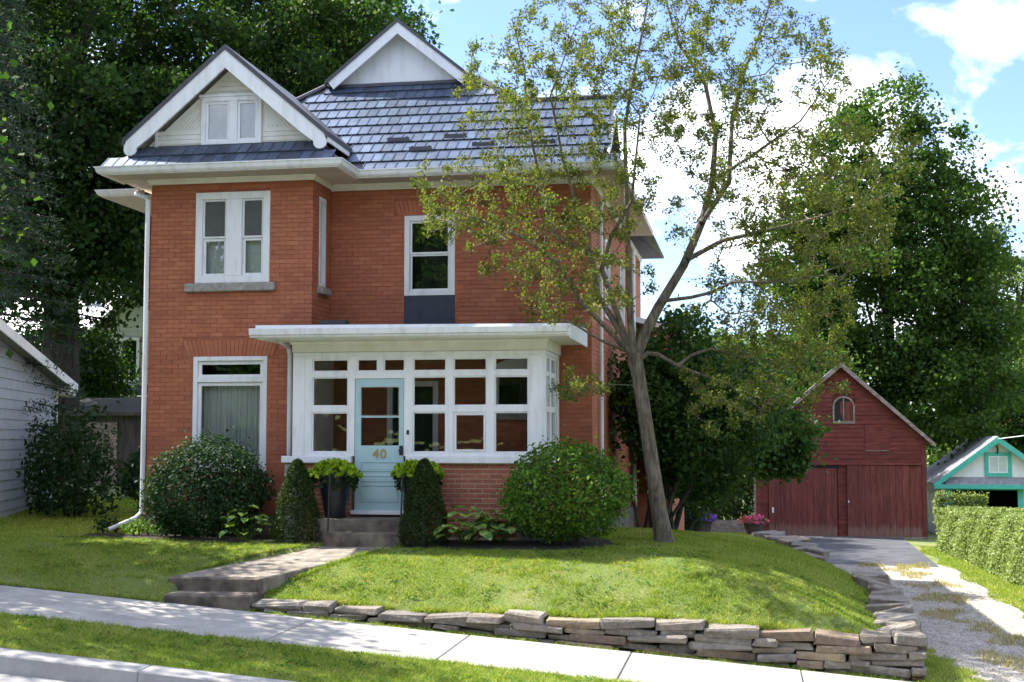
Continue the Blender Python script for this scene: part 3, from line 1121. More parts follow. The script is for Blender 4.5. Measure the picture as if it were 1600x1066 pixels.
# front gable over the bay
GX_, GZT, GHW = -8.63, 8.30, 1.82
GSL = 0.855
gable_roof('gable_roof', GX_, GZT, GHW, GSL, 21.05, 24.55, 'rooftrim_lipshade', th=.09, bw=.235, scallop=True)
GF = 21.42
gf_ = MB().prism([(-10.12, GF, 6.55), (-7.14, GF, 6.55), (-7.14, GF, 6.70), (GX_, GF, 8.0), (-10.12, GF, 6.70)], (0, .1, 0)).build('gable_face', 'cream', house)
# boards of the gable face: horizontal at foot and head, herringbone between
tr = MB()


def gtop(x):
    return 8.0 - abs(x - GX_) * 0.90


for zb in (6.70, 6.78, 6.86):
    tr.box(-10.0, -9.18, GF - .012, GF - .001, zb, zb + .07)
    tr.box(-8.06, -7.2, GF - .012, GF - .001, zb, zb + .07)
for k in range(3):
    zb = 7.50 + k * .085
    hw = (8.0 - zb - .09) / .9
    tr.box(GX_ - hw, GX_ + hw, GF - .014, GF - .001, zb, zb + .075)
for s in (-1, 1):
    for k in range(22):
        # slanting battens rising towards the window
        xa = GX_ + s * (0.60 + k * .07)
        zlo = 6.95
        pts = [(xa - s * q * .9, zlo + q) for q in np.linspace(0, .46, 47)]
        pts = [p for p in pts if s * (p[0] - GX_) > .59 and p[1] < gtop(p[0]) - .07]
        if len(pts) < 6:
            continue
        (xp, zp), (xq, zq) = pts[0], pts[-1]
        tr.hexa([(xp - .02, GF - .014, zp), (xp + .02, GF - .014, zp), (xp + .02, GF - .001, zp), (xp - .02, GF - .001, zp),
                 (xq - .02, GF - .014, zq), (xq + .02, GF - .014, zq), (xq + .02, GF - .001, zq), (xq - .02, GF - .001, zq)])
tag(tr.build('gable_battens', 'cream', gf_), kind='stuff')
for x in (-9.98, -7.23):
    MB().box(x - .02, x + .02, GF - .05, GF - .001, 6.56, 6.90 + .02).build('gable_corner_post', 'white', house)
w = MB()
frame(w, -9.16, -8.08, 6.66, 7.48, .075, GF - .06, GF + .04, .05)
w.box(-8.655, -8.515, GF - .058, GF + .038, 6.71, 7.405)
w.box(-9.2, -8.04, GF - .075, GF - .002, 7.482, 7.53)
win = w.build('attic_window', 'white', house, bevel=.005)
for a, b in ((-9.083, -8.657), (-8.513, -8.157)):
    f = MB()
    frame(f, a, b, 6.712, 7.403, .045, GF - .03, GF - .005)
    f.build('sash', 'white', win)
    pane(a + .04, b - .04, 6.75, 7.36, GF - .02, 'gableglass', win)
    MB().box(a, b, GF + .02, GF + .03, 6.7, 7.4).build('blind', 'room', win)
# cheek walls under the front gable roof
MB().box(-7.19, -7.14, GF + .102, 23.0, 6.2, 6.72).build('gable_cheek', 'cream', house)
MB().box(-10.12, -10.07, GF + .102, 23.0, 6.2, 6.72).build('gable_cheek', 'cream', house)
# right eave board of the gable roof
zeb = GZT - GHW * GSL
for s in (-1, 1):
    X = GX_ + s * (GHW - .02)
    MB().box(X - .012, X + .012, 21.12, 23.0, zeb - .17, zeb - .085).build('eave_board', 'white', house)
# apron roof below the gable
ap = MB()
A0 = [(EXL - .04, EB - .03, ZE), (EXB + .04, EB - .03, ZE), (EXB + .04, 22.6, ZE), (EXL - .04, 22.6, ZE)]
A1 = [(-10.14, GF - .0, 6.68), (-7.12, GF - .0, 6.68), (-7.12, 22.6, 6.68), (-10.14, 22.6, 6.68)]
ap.poly([A0[0], A0[1], A1[1], A1[0]]).poly([A0[1], A0[2], A1[2], A1[1]]).poly([A0[3], A0[0], A1[0], A1[3]])
ap.poly(A0[::-1])
ap_o = ap.build('apron_roof', 'rooftrim_lipshade', house)
# right-hand cross gable
CY, CZR = EY + (7.76 - ZE) / MS, 7.76
cg = MB()
xe = -2.30
xi = EXR + (CZR - ZE) / (ZR - ZE) * (XC - EXR)
cg.slab([(xe, EY + .4, zf(EY + .4) + .004), (xe, CY, CZR + .004), (xi, CY, CZR + .004), (EXR - .02 - .0, EY + .02, ZE + .004)][:3] + [(xe - .6, EY + .4, zf(EY + .4) + .004)], .06)
cg.slab([(xe, CY, CZR + .004), (xe, 2 * CY - EY, ZE), (EXR - .4, 2 * CY - EY, ZE), (xi, CY, CZR + .004)], .06)
cg.build('gable_roof', 'rooftrim_lipshade', house)
MB().prism([(XR - .05, EY + .55, ZE + .05), (XR - .05, 2 * CY - EY - .3, ZE + .05), (XR - .05, CY, CZR - .1)], (.05, 0, 0)).build('gable_face', 'cream', house)
MB().prism([(xe + .002, EY + .3, zf(EY + .3) - .02), (xe + .002, CY, CZR - .02), (xe + .002, CY, CZR - .20), (xe + .002, EY + .3, zf(EY + .3) - .20)], (.04, 0, 0)).build('bargeboard', 'white', house)

# ---- metal shingles
TW, TR_ = 0.192, 0.345
nlen = math.hypot(1, MS)


def tile_mesh(w):
    mb = MB()
    g = .004
    # wedge: thick lower lip, thin head, raised left rib
    mb.hexa([(g, 0, 0), (w - g, 0, 0), (w - g, TR_ * 1.02, 0), (g, TR_ * 1.02, 0),
             (g, 0, .034), (w - g, 0, .034), (w - g, TR_ * 1.02, .008), (g, TR_ * 1.02, .008)])
    mb.hexa([(g, .001, .0345), (g + .018, .001, .0345), (g + .018, TR_, .009), (g, TR_, .009),
             (g + .003, .004, .044), (g + .014, .004, .044), (g + .014, TR_, .020), (g + .003, TR_, .020)])
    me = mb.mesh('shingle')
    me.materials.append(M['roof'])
    me.materials.append(M['rooftrim_lipshade'])
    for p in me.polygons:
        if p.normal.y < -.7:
            p.material_index = 1  # lip is the same metal; darker slot paints in its shadow line
    return me


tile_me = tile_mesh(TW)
rotf = Matrix.Rotation(math.atan(MS), 4, 'X')


def hidden_by_gable(x, y, z):
    return z < GZT - abs(x - GX_) * GSL - .12 and y < 24.5


tiles = []
r = 0
while True:
    s0 = r * TR_
    y = EY - .03 + s0 / nlen
    z = ZE + .004 + (y - EY) * MS
    ym, zm = y + TR_ / 2 / nlen, z + TR_ / 2 / nlen * MS
    if zm > ZG + .02:
        break
    # row limits: hips, or the cross-gable ridge
    xa = EXL + .1 + (zm - ZE) / (ZR - ZE) * (XC - EXL - .1)
    xb = -2.30 if zm < CZR else EXR + (zm - ZE) / (ZR - ZE) * (XC - EXR)
    if zm < ZE + .25:
        xb = -2.06
    x = EXR - .0 - 60 * TW + (0.09 if r % 2 else 0.0)
    while x < xb - .4 * TW:
        if x > xa - .3 * TW:
            tiles.append((x, y, z, ym, zm))
        x += TW
    r += 1
vis, rest = [], []
for tl in tiles:
    x, y, z, ym, zm = tl
    (rest if hidden_by_gable(x + TW / 2, ym, zm) or (x < -7.5 and zm < 7.0) or (x < EXB - .1 and zm < 6.4) else vis).append(tl)
vis.sort(key=lambda q: q[1] ** 2 + q[0] ** 2)
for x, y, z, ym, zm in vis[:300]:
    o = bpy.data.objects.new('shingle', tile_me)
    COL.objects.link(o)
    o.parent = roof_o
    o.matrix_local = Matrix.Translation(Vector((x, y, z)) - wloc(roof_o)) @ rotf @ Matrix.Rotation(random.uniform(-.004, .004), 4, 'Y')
st_ = MB()
LIP = []


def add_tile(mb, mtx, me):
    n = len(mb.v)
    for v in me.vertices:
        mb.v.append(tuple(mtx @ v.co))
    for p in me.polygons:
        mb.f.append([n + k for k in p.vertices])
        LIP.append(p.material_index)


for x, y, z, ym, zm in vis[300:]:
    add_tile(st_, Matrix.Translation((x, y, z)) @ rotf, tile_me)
# rows on the apron roof
asl = math.atan2(6.68 - ZE, GF - EB + .03)
for r in range(2):
    L = math.hypot(6.68 - ZE, GF - EB + .03)
    y = EB - .04 + r * TR_ * .98 * math.cos(asl)
    z = ZE + .004 + r * TR_ * .98 * math.sin(asl)
    for k in range(24):
        x = -10.70 + r * .36 + k * TW
        if x + TW < EXB + .02 - r * .34:
            add_tile(st_, Matrix.Translation((x, y, z)) @ Matrix.Rotation(asl, 4, 'X'), tile_me)
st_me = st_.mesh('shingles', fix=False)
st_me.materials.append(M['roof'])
st_me.materials.append(M['rooftrim_lipshade'])
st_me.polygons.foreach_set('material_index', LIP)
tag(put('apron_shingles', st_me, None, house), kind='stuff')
# hip caps, ridge cap, flashing
for p_, q_ in (((EXL + .1, EY, ZE + .05), (xg0, YG, ZG + .04)), ((xi - .03, CY + .03, CZR + .07), (xg1, YG, ZG + .04)), ((xi, CY, CZR + .03), (xe, CY, CZR + .03))):
    MB().tube([p_, q_], .05, 6).build('hip_cap', 'rooftrim_lipshade', house)
MB().box(xg0 + .1, xg1 - .1, YG - .12, YG + .02, ZG - .06, ZG + .0).build('flashing', 'rooftrim_lipshade', house)
for xs_, ys2 in ((-6.02, 22.62), (-5.55, 22.34), (-5.0, 22.66), (-4.45, 22.4), (-3.9, 22.66), (-3.4, 22.4)):
    zg = zf(ys2)
    g = MB().box(xs_ - .2, xs_ + .2, ys2 - .012, ys2 + .0, zg + .03, zg + .10)
    for d in (-.15, .15):
        g.box(xs_ + d - .012, xs_ + d + .012, ys2 + .001, ys2 + .12, zg + .03, zg + .12)
    g.build('snow_guard', 'rooftrim_lipshade', house)

# ---- downspouts
d = MB()
d.tube([(-10.62, 22.25, 6.06), (-10.62, 22.0, 5.98), (-10.2, 21.5, 5.82), (-10.13, 21.43, 5.75), (-10.13, 21.43, 0.62)], .042, 8)
d.tube([(-10.13, 21.43, 0.72), (-10.14, 21.42, 0.42), (-10.19, 21.32, 0.33), (-10.50, 20.98, 0.16)], .036, 8)
d.build('downspout', 'galv', house)
MB().tube([(-7.52, 20.9, 3.24), (-7.54, 21.35, 3.18), (-7.54, 21.42, 3.05), (-7.54, 21.42, 0.62)], .04, 8).build('downspout', 'galv', house)
MB().tube([(-2.2, 23.3, 6.06), (-2.50, 23.4, 5.85), (-2.54, 23.4, 5.7), (-2.54, 23.4, 0.2)], .038, 8).build('downspout', 'galv', house)
MB().tube([(-2.52, 29.9, 5.9), (-2.52, 29.9, 0.0)], .05, 8).build('downspout', 'galv', house)
# lower wing at the back right
MB().box(XR - .5, -1.75, 30.2, 36.5, -1.2, 3.9).build('rear_wing', 'brick', house)
MB().slab([(XR - .5, 30.0, 4.55), (-1.35, 30.0, 4.1), (-1.35, 36.8, 4.1), (XR - .5, 36.8, 4.55)], .12).build('rear_wing_roof', 'galv', house)

# ---- enclosed porch
PX0, PX1 = -7.28, -3.17
RW = [(2.74, 2.95), (2.18, 2.66), (1.44, 2.09)]
COLS = [(-6.98, -6.37), (-5.30, -4.75), (-4.64, -4.09), (-3.97, -3.42)]
holes = [(a, b, c, d_) for a, b in COLS for c, d_ in RW] + [(-6.23, -5.88, 2.74, 2.95), (-5.79, -5.43, 2.74, 2.95), (-6.26, -5.44, 0.4, 2.63)]
pf = holed(MB(), PX0, PX1, 1.385, 3.06, holes, YP, YP + .09)
SCOL = [(21.14, 21.52), (21.70, 22.12)]
pf_o = pf.build('porch_frame', 'white', house)
sd = holed(MB(), YP + .092, YM - .002, 1.385, 3.06, [(a, b, c, d_) for a, b in SCOL for c, d_ in RW], PX1 - .002, PX1 - .09, 'x')
sd_o = sd.build('porch_frame', 'white', house)
MB().box(PX0 + .002, PX0 + .09, YP + .092, YB - .002, 1.385, 3.06).build('porch_frame', 'white', house)
MB().box(XB + .042, XB + .1, YB + .0, YM - .05, 0.5, 3.06).build('porch_side_lining', 'white', house)
tr = MB()      # raised stiles
for x in (-7.30, -3.40):
    tr.box(x, x + .20, YP - .016, YP - .001, 1.387, 2.99)
tr.box(-7.3, -3.15, YP - .02, YP - .001, 2.992, 3.058)
tr.box(-3.169, -3.152, YP + .0, YP + .17, 1.387, 2.99)
tr.box(-3.169, -3.15, YM - .25, YM - .04, 1.387, 2.99)
tr.box(-3.169, -3.148, YP + .0, YM - .04, 2.992, 3.058)
tr.build('porch_trim', 'white', house, bevel=.004)
for (a, b, c, d_) in holes[:-1]:
    f = MB()
    wds = .022
    frame(f, a + .001, b - .001, c + .001, d_ - .001, wds, YP + .022, YP + .055)
    f.build('sash', 'white', pf_o)
    dark = (a, c) == (-4.64, 1.44)
    if dark:
        f = MB()
        frame(f, a + .024, b - .024, c + .024, d_ - .024, .03, YP + .01, YP + .03)
        f.build('screen_frame', 'galv', pf_o)
    pane(a + .01, b - .01, c + .01, d_ - .01, YP + .036, 'oldglass', pf_o)
for a, b in SCOL:
    for c, d_ in RW:
        MB().box(PX1 - .05, PX1 - .045, a + .001, b - .001, c + .001, d_ - .001).build('pane', 'oldglass', sd_o)
# sill board
sb = MB()
sb.box(-7.47, -6.30, YP - .06, YP + .11, 1.275, 1.383)
sb.box(-5.40, -3.10, YP - .06, YP + .11, 1.275, 1.383)
sb.box(-3.19, -3.10, YP + .112, YM - .03, 1.275, 1.383)
sb.build('porch_sill', 'white', house, bevel=.008)
# base: bricks, end piers
bs = MB()
bs.box(-7.27, -6.33, YP + .03, YP + .25, -0.2, 1.273)
bs.box(-5.37, -3.2, YP + .03, YP + .25, -0.2, 1.273)
bs.box(-3.45, -3.2, YP + .252, YM - .06, -0.2, 1.273)
base_o = bs.build('porch_base', 'mortar2', house)
right_b = lay(-5.38, -3.62, 0.12, 1.268, BJ=.015)
for b in right_b[-125:]:
    brick_object(b, YP + .022, base_o, 'brick2')
mb = MB()
brick_boxes(mb, right_b[:-125], YP + .022)
brick_boxes(mb, lay(-7.1, -6.33, 0.12, 1.268, BJ=.015), YP + .022)
brick_boxes(mb, lay(YP + .26, YM - .06, 0.12, 1.268), -3.192, 'x', 1)
brick_boxes(mb, lay(-6.33, -5.37, 0.43, 0.52), YP + .022)
tag(mb.build('porch_brickwork', 'brick2', house), kind='stuff')
for a, b in ((-7.43, -7.11), (-3.61, -3.19)):
    MB().box(a, b, YP - .01, YP + .24, -0.2, 1.272).build('pier', 'stone', house, bevel=.012)
# beam, soffit, roof, gutter
bm_ = MB()
bm_.box(PX0 - .03, PX1 + .05, YP - .04, YP + .12, 3.062, 3.235)
bm_.box(PX1 - .08, PX1 + .05, YP + .122, YM - .03, 3.062, 3.235)
bm_.box(PX0 - .03, PX0 + .1, YP + .122, YB - .03, 3.062, 3.235)
bm_.box(PX0 - .06, PX1 + .08, YP - .07, YP - .042, 3.185, 3.234)
bm_.build('porch_beam', 'cream', house, bevel=.004)
MB().box(-7.70, -2.72, 20.36, YM - .03, 3.237, 3.255).build('soffit', 'cream', house)
pr_ = MB()
pr_.hexa([(-7.70, 20.36, 3.256), (-2.72, 20.36, 3.256), (-2.72, YM - .01, 3.256), (-7.70, YM - .01, 3.256),
          (-7.72, 20.33, 3.475), (-2.70, 20.33, 3.435), (-2.70, YM - .01, 3.60), (-7.72, YM - .01, 3.62)])
# trim back where the bay stands: bay front is at YB
pr_.build('porch_roof', 'rooftrim_lipshade', house)
fs = MB()
fs.hexa([(-7.73, 20.30, 3.25), (-2.69, 20.30, 3.235), (-2.69, 20.325, 3.235), (-7.73, 20.325, 3.25),
         (-7.73, 20.30, 3.465), (-2.69, 20.30, 3.425), (-2.69, 20.325, 3.425), (-7.73, 20.325, 3.465)])
fs.hexa([(-2.694, 20.327, 3.20), (-2.668, 20.327, 3.20), (-2.668, YM - .05, 3.20), (-2.694, YM - .05, 3.20),
         (-2.694, 20.327, 3.43), (-2.668, 20.327, 3.43), (-2.668, YM - .05, 3.50), (-2.694, YM - .05, 3.50)])
fs.build('fascia', 'white', house)
g = MB()
for (a, b, c, d_, e, f) in ((20.20, 20.298, 3.30, 3.405, 3.29, 3.385), (20.235, 20.298, 3.262, 3.298, 3.25, 3.288)):
    g.hexa([(-7.80, a, c), (-2.72, a, e), (-2.72, b, e), (-7.80, b, c), (-7.80, a - .02, d_), (-2.72, a - .02, f), (-2.72, b, f), (-7.80, b, d_)])
g.build('gutter', 'galv', house, bevel=.006)
MB().box(-6.98, -6.55, 21.30, 21.48, 3.45, 3.62).build('roof_vent', 'rooftrim_lipshade', house)
# inside: floor, ceiling, inner door and arched window
MB().box(PX0 + .1, PX1 - .1, YP + .1, YM - .04, 0.42, 0.50).build('porch_floor', 'oldconcrete', house)
MB().box(PX0 + .1, PX1 - .1, YP + .1, YM - .04, 3.10, 3.14).build('porch_ceiling', 'cream', house)
w = MB()
frame(w, W_IND[0], W_IND[1], .5, 2.65, .09, YM - .03, YM + .08)
ind = w.build('inner_door', 'white', house)
MB().box(W_IND[0] + .09, W_IND[1] - .09, YM + .03, YM + .07, .59, 2.56).build('leaf', 'room', ind)
w = MB()
x0, x1, z0, z1 = W_IN
frame(w, x0, x1, z0, z1, .07, YM - .03, YM + .08)
cxm, hwm = (x0 + x1) / 2, (x1 - x0) / 2
arc_o = [(cxm + hwm * math.cos(t_), YM - .03, z1 - .001 + .16 * math.sin(t_)) for t_ in np.linspace(0, math.pi, 13)]
w.prism(arc_o, (0, .02, 0))
inw = w.build('inner_window', 'white', house)
pane(x0 + .07, x1 - .07, z0 + .07, z1 - .07, YM + .02, 'glass', inw)
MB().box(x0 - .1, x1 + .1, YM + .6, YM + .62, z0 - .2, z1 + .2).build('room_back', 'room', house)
MB().box(x0 - .05, x1 + .05, YM - .09, YM - .005, z0 - .12, z0 - .002).build('window_sill', 'stone', house, bevel=.01)

# ---- storm door with the number
dx0, dx1, dz0, dz1 = -6.252, -5.448, 0.52, 2.622
dr = holed(MB(), dx0, dx1, dz0, dz1, [(-6.155, -5.525, 1.555, 2.0), (-6.155, -5.525, 2.04, 2.485)], YP + .01, YP + .055)
door = dr.build('door', 'door', house)
for a, b in ((1.555, 2.0), (2.04, 2.485)):
    pane(-6.153, -5.527, a + .002, b - .002, YP + .03, 'oldglass', door)
f = MB()
frame(f, -6.155, -5.525, 2.03, 2.495, .012, YP + .003, YP + .009)
f.build('glazing_bead', 'oldwood', door)
for (a, b) in ((1.14, 1.30), (0.98, 1.08), (0.66, 0.93)):
    pnl = MB()
    frame(pnl, -6.15, -5.53, a, b, .02, YP - .004, YP + .009)
    pnl.box(-6.12, -5.56, YP + .004, YP + .009, a + .03, b - .03)
    pnl.build('door_panel', 'door', door, bevel=.003)
k = MB().lathe((0, 0, 0), [(.012, 0), (.012, .03), (.028, .04), (.032, .055), (.022, .075), (.005, .08)], 12)
km = k.mesh('knob')
km.transform(Matrix.Translation((-5.485, YP + .01, 1.475)) @ Matrix.Rotation(math.pi / 2, 4, 'X'))
put('door_knob', km, 'black', door)
MB().box(-5.515, -5.455, YP - .002, YP + .009, 1.40, 1.55).build('lock_plate', 'black', door, bevel=.004)
MB().box(dx0 - .06, dx1 + .06, YP - .03, YP + .10, 0.455, 0.518).build('door_sill', 'white', door, bevel=.006)
MB().box(-5.392, -5.352, YP - .02, YP - .001, 1.73, 1.80).build('doorbell', 'black', house, bevel=.004)
tcu = bpy.data.curves.new('house_number', 'FONT')
tcu.body = '40'
tcu.size = 0.215
tcu.extrude = 0.006
tcu.align_x = 'CENTER'
tcu.space_character = 1.15
tob = bpy.data.objects.new('tmp_text', tcu)
COL.objects.link(tob)
bpy.context.view_layer.update()
tme = bpy.data.meshes.new_from_object(tob.evaluated_get(bpy.context.evaluated_depsgraph_get()))
bpy.data.objects.remove(tob)
tme.materials.clear()
tme.transform(Matrix.Translation((-5.84, YP - .001, 1.352)) @ Matrix.Rotation(math.pi / 2, 4, 'X'))
tag(put('house_number', tme, 'gold', door), 'brass house number 40')

# ---- porch steps, rails
ps = thing('porch_steps', 'two old concrete porch steps below the pale blue door', 'steps', (-5.8, 20.3, 0))
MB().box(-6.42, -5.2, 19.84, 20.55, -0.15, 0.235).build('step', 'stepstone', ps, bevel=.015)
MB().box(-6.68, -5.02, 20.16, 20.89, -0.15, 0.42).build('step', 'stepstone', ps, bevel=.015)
for x, lb in ((-6.385, 'slim black iron handrail at the left of the porch steps'), (-5.235, 'slim black iron handrail at the right of the porch steps')):
    rl = thing('handrail', lb, 'handrail', (x, 20.0, .235), 'handrails beside the porch steps')
    MB().tube([(x - .01, 19.98, 0.235), (x + .012, 20.0, 1.12)], .014, 8).build('post', 'black', rl)
    MB().tube([(x + .012, 20.0, 1.11), (x + .012, 20.3, 1.14), (x + .012, 20.84, 1.2)], .014, 8).build('rail', 'black', rl)
    MB().tube([(x + .012, 20.78, 0.42), (x + .012, 20.78, 1.19)], .012, 8).build('post', 'black', rl)

# ------------------------------------------------------------------ dry stone walls
def stone_mesh(L, D, H, seed):
    r = random.Random(seed)
    bm = bmesh.new()
    bmesh.ops.create_cube(bm, size=1.0)
    for v in bm.verts:
        v.co.x *= L
        v.co.y *= D
        v.co.z *= H
        v.co.x += r.uniform(-.035, .012) * (.4 + .6 * (r.random() < .3) * 2) * min(L, .5) * 2 * (1 if v.co.x > 0 else -1)
        v.co.y += r.uniform(-.06, .06) * D
        v.co.z += r.uniform(-.19, .17) * H
    bmesh.ops.bevel(bm, geom=list(bm.edges), offset=min(.022, H * .2), segments=1, affect='EDGES', clamp_overlap=True)
    for v in bm.verts:
        v.co += Vector((r.uniform(-1, 1), r.uniform(-1, 1), r.uniform(-1, 1))) * min(.016, H * .14)
    me = bpy.data.meshes.new('stone')
    bm.to_mesh(me)
    bm.free()
    return me


def stone(parent, p, L, D, H, rot, seed, tilt=0.0):
    o = put('stone', stone_mesh(L, D, H, seed), 'wallstone', parent, p)
    o.rotation_euler = (random.uniform(-.05, .05), tilt, rot)
    return o


SEED = 100
wall1 = thing('stone_wall', 'dry stone retaining wall turning the corner from sidewalk to drive', 'wall', (0, 17.3, -1.1))
# along the sidewalk: courses appear as the street falls away
topX = lambda x: float(np.interp(x, [-6.7, -6.3, -5.6, -4.4, -3.6, -2.9, -2.2, -1.1, -.3, .3, .8, 2.1], [-.52, -.49, -.50, -.60, -.62, -.57, -.64, -.60, -.68, -.70, -.77, -.72]))
course = 0
while course < 8:
    x = -6.72 + random.uniform(0, .2)
    while x < 2.0:
        L = random.uniform(.36, .74) if course == 0 else random.uniform(.26, .78)
        L = min(L, 2.08 - x)
        if L < .15:
            break
        xm = x + L / 2
        H = .106 if course == 0 else .090
        ztop = topX(xm) - (course * .0905 + (.014 if course else 0))
        floor_ = float(zs(xm)) - 0.03
        if ztop > floor_ + .025:
            H = H * random.uniform(.97, 1.10)
            D = random.uniform(.36, .50) if course == 0 else random.uniform(.28, .40)
            y = 17.13 + D / 2 + random.uniform(-.05, .07) + (.0 if course else -.02)
            SEED += 1
            stone(wall1, (xm, y, ztop - H / 2), L + .004, D, H, random.uniform(-.10, .10), SEED, random.uniform(-.075, .075) + .03)
        x += L + random.uniform(-.004, .012)
    course += 1
# along the drive
for course in range(5):
    y = 17.5 + random.uniform(0, .15)
    while y < 26.3:
        L = random.uniform(.3, .7)
        ym = y + L / 2
        xo = float(xw(ym))
        ztop = float(np.interp(ym, [17.4, 21, 25, 26.4], [-.74, -.82, -.86, -1.02])) - course * .112
        if ztop > float(gz(xo + .4, ym)) + .01:
            H = random.uniform(.13, .25) if course == 0 else .112 * random.uniform(.8, 1.3)
            D = random.uniform(.40, .62) if course == 0 else random.uniform(.3, .42)
            SEED += 1
            stone(wall1, (xo - D / 2 + random.uniform(-.04, .05), ym, ztop - H / 2 + (random.uniform(.04, .15) if course == 0 else random.uniform(-.01, .03))), D, L - .01, H, random.uniform(-.25, .25), SEED, random.uniform(-.22, .22))
        y += L
wall2 = thing('stone_wall', 'short low dry stone wall beside the asphalt, beyond the gap in the near wall', 'wall', (1.2, 35, -1.5))
for course in range(3):
    y = 32.6 + random.uniform(0, .2)
    while y < 42.6:
        L = random.uniform(.5, 1.0)
        ym = y + L / 2
        xo = float(xw(ym)) + .08
        ztop = float(np.interp(ym, [32, 35, 42], [-1.22, -1.12, -1.3])) - course * .14
        if ztop > -1.58:
            SEED += 1
            D = random.uniform(.45, .8)
            stone(wall2, (xo - D / 2 + random.uniform(-.1, .1), ym, ztop - .03 + random.uniform(-.02, .10)), D, L, random.uniform(.15, .28), random.uniform(-.3, .3), SEED, random.uniform(-.14, .14))
        y += L * 1.02

# ------------------------------------------------------------------ growing things
def grow(paths, attr, rng, r_tip=.006, seg=.3, power=2.3, sag=0.0, upw=.25):
    """paths: list of (points, radii) limbs. attr: (N,3) crown points, each reached by a new twig from the nearest wood.
    returns arrays A,B,ra,rb of wood segments and the twig end points"""
    P, par, rad0 = [], [], []
    for pts, rads in paths:
        prev = -1
        pts = [np.array(p, float) for p in pts]
        if P and len(pts):
            d = np.linalg.norm(np.array(P) - pts[0], axis=1)
            j = int(d.argmin())
            if d[j] < .6:
                prev = j
        for i in range(len(pts) - 1):
            n = max(1, int(np.linalg.norm(pts[i + 1] - pts[i]) / seg))
            for k in range(n + (1 if i == len(pts) - 2 else 0)):
                t = k / n
                P.append(pts[i] * (1 - t) + pts[i + 1] * t)
                par.append(prev)
                rad0.append(rads[i] * (1 - t) + rads[i + 1] * t)
                prev = len(P) - 1
    cap = len(P) + len(attr) * 14
    A = np.zeros((cap, 3))
    A[:len(P)] = P
    n = len(P)
    par = par + [0] * (cap - n)
    par = np.array(par)
    rad = np.zeros(cap)
    rad[:n] = rad0
    main = n
    d0 = np.array([np.min(np.linalg.norm(A[:n] - a, axis=1)) for a in attr])
    for i in np.argsort(d0):
        a = attr[i]
        v = a - A[:n]
        d = np.linalg.norm(v, axis=1)
        cost = d + np.where(v[:, 2] < 0, -v[:, 2] * upw * 2, 0)
        j = int(cost.argmin())
        k = min(12, max(1, int(round(d[j] / seg))))
        s = A[j]
        bow = rng.normal(size=3) * d[j] * .10 + np.array([0, 0, -sag * d[j]])
        prev = j
        for q in range(1, k + 1):
            t = q / k
            A[n] = s * (1 - t) + a * t + bow * math.sin(math.pi * t) + (rng.normal(size=3) * .015 if q < k else 0)
            par[n] = prev
            prev = n
            n += 1
    acc = np.zeros(n)
    kids = np.zeros(n)
    for i in range(n):
        if par[i] >= 0:
            kids[par[i]] += 1
    acc = np.where(kids == 0, r_tip ** power, 0.0)
    order = range(n - 1, -1, -1)
    for i in order:
        if par[i] >= 0:
            acc[par[i]] += acc[i]
    r = acc ** (1 / power)
    r[:main] = np.maximum(rad[:main], np.minimum(r[:main], rad[:main] * 1.15))
    ch = np.array([i for i in range(n) if par[i] >= 0])
    pa = par[ch]
    ra = np.where((pa < main) & (ch >= main), r[ch] * 1.1, r[pa])
    tips = A[:n][(kids == 0)]
    return A[pa], A[ch], ra, r[ch], tips, A[:n], kids


def wood(name, A, B, ra, rb, m, parent, sides=6):
    out_v, out_f, base = [], [], 0
    for lo, hi, k in ((0.0, .012, 3), (.012, .05, 5), (.05, 9, 10)):
        s = (rb >= lo) & (rb < hi)
        if not s.any():
            continue
        a, b, r0, r1 = A[s], B[s], ra[s], rb[s]
        d = norm(b - a)
        ref = np.where(np.abs(d[:, 2:3]) > .9, np.array([[1.0, 0, 0]]), np.array([[0, 0, 1.0]]))
        u = norm(np.cross(d, ref))
        w = np.cross(d, u)
        n = len(a)
        th = np.arange(k) * 2 * math.pi / k
        c, sn = np.cos(th)[None, :, None], np.sin(th)[None, :, None]
        ring0 = a[:, None] + (u[:, None] * c + w[:, None] * sn) * r0[:, None, None] - d[:, None] * (r0 * .3)[:, None, None]
        ring1 = b[:, None] + (u[:, None] * c + w[:, None] * sn) * r1[:, None, None] + d[:, None] * (r1 * .3)[:, None, None]
        co = np.concatenate([ring0, ring1], 1).reshape(-1, 3)
        i0 = np.arange(n)[:, None] * 2 * k
        kk = np.arange(k)[None]
        f = np.stack([i0 + kk, i0 + (kk + 1) % k, i0 + k + (kk + 1) % k, i0 + k + kk], -1).reshape(-1, 4)
        out_v.append(co)
        out_f.append(f + base)
        base += len(co)
    return put(name, fast_mesh(name, np.concatenate(out_v), np.concatenate(out_f), True), m, parent)


def clumps(tips, n_each, rad, rng, flat=.7):
    c = np.repeat(tips, n_each, axis=0)
    return c + rng.normal(size=c.shape) * np.array([rad, rad, rad * flat]) * .6


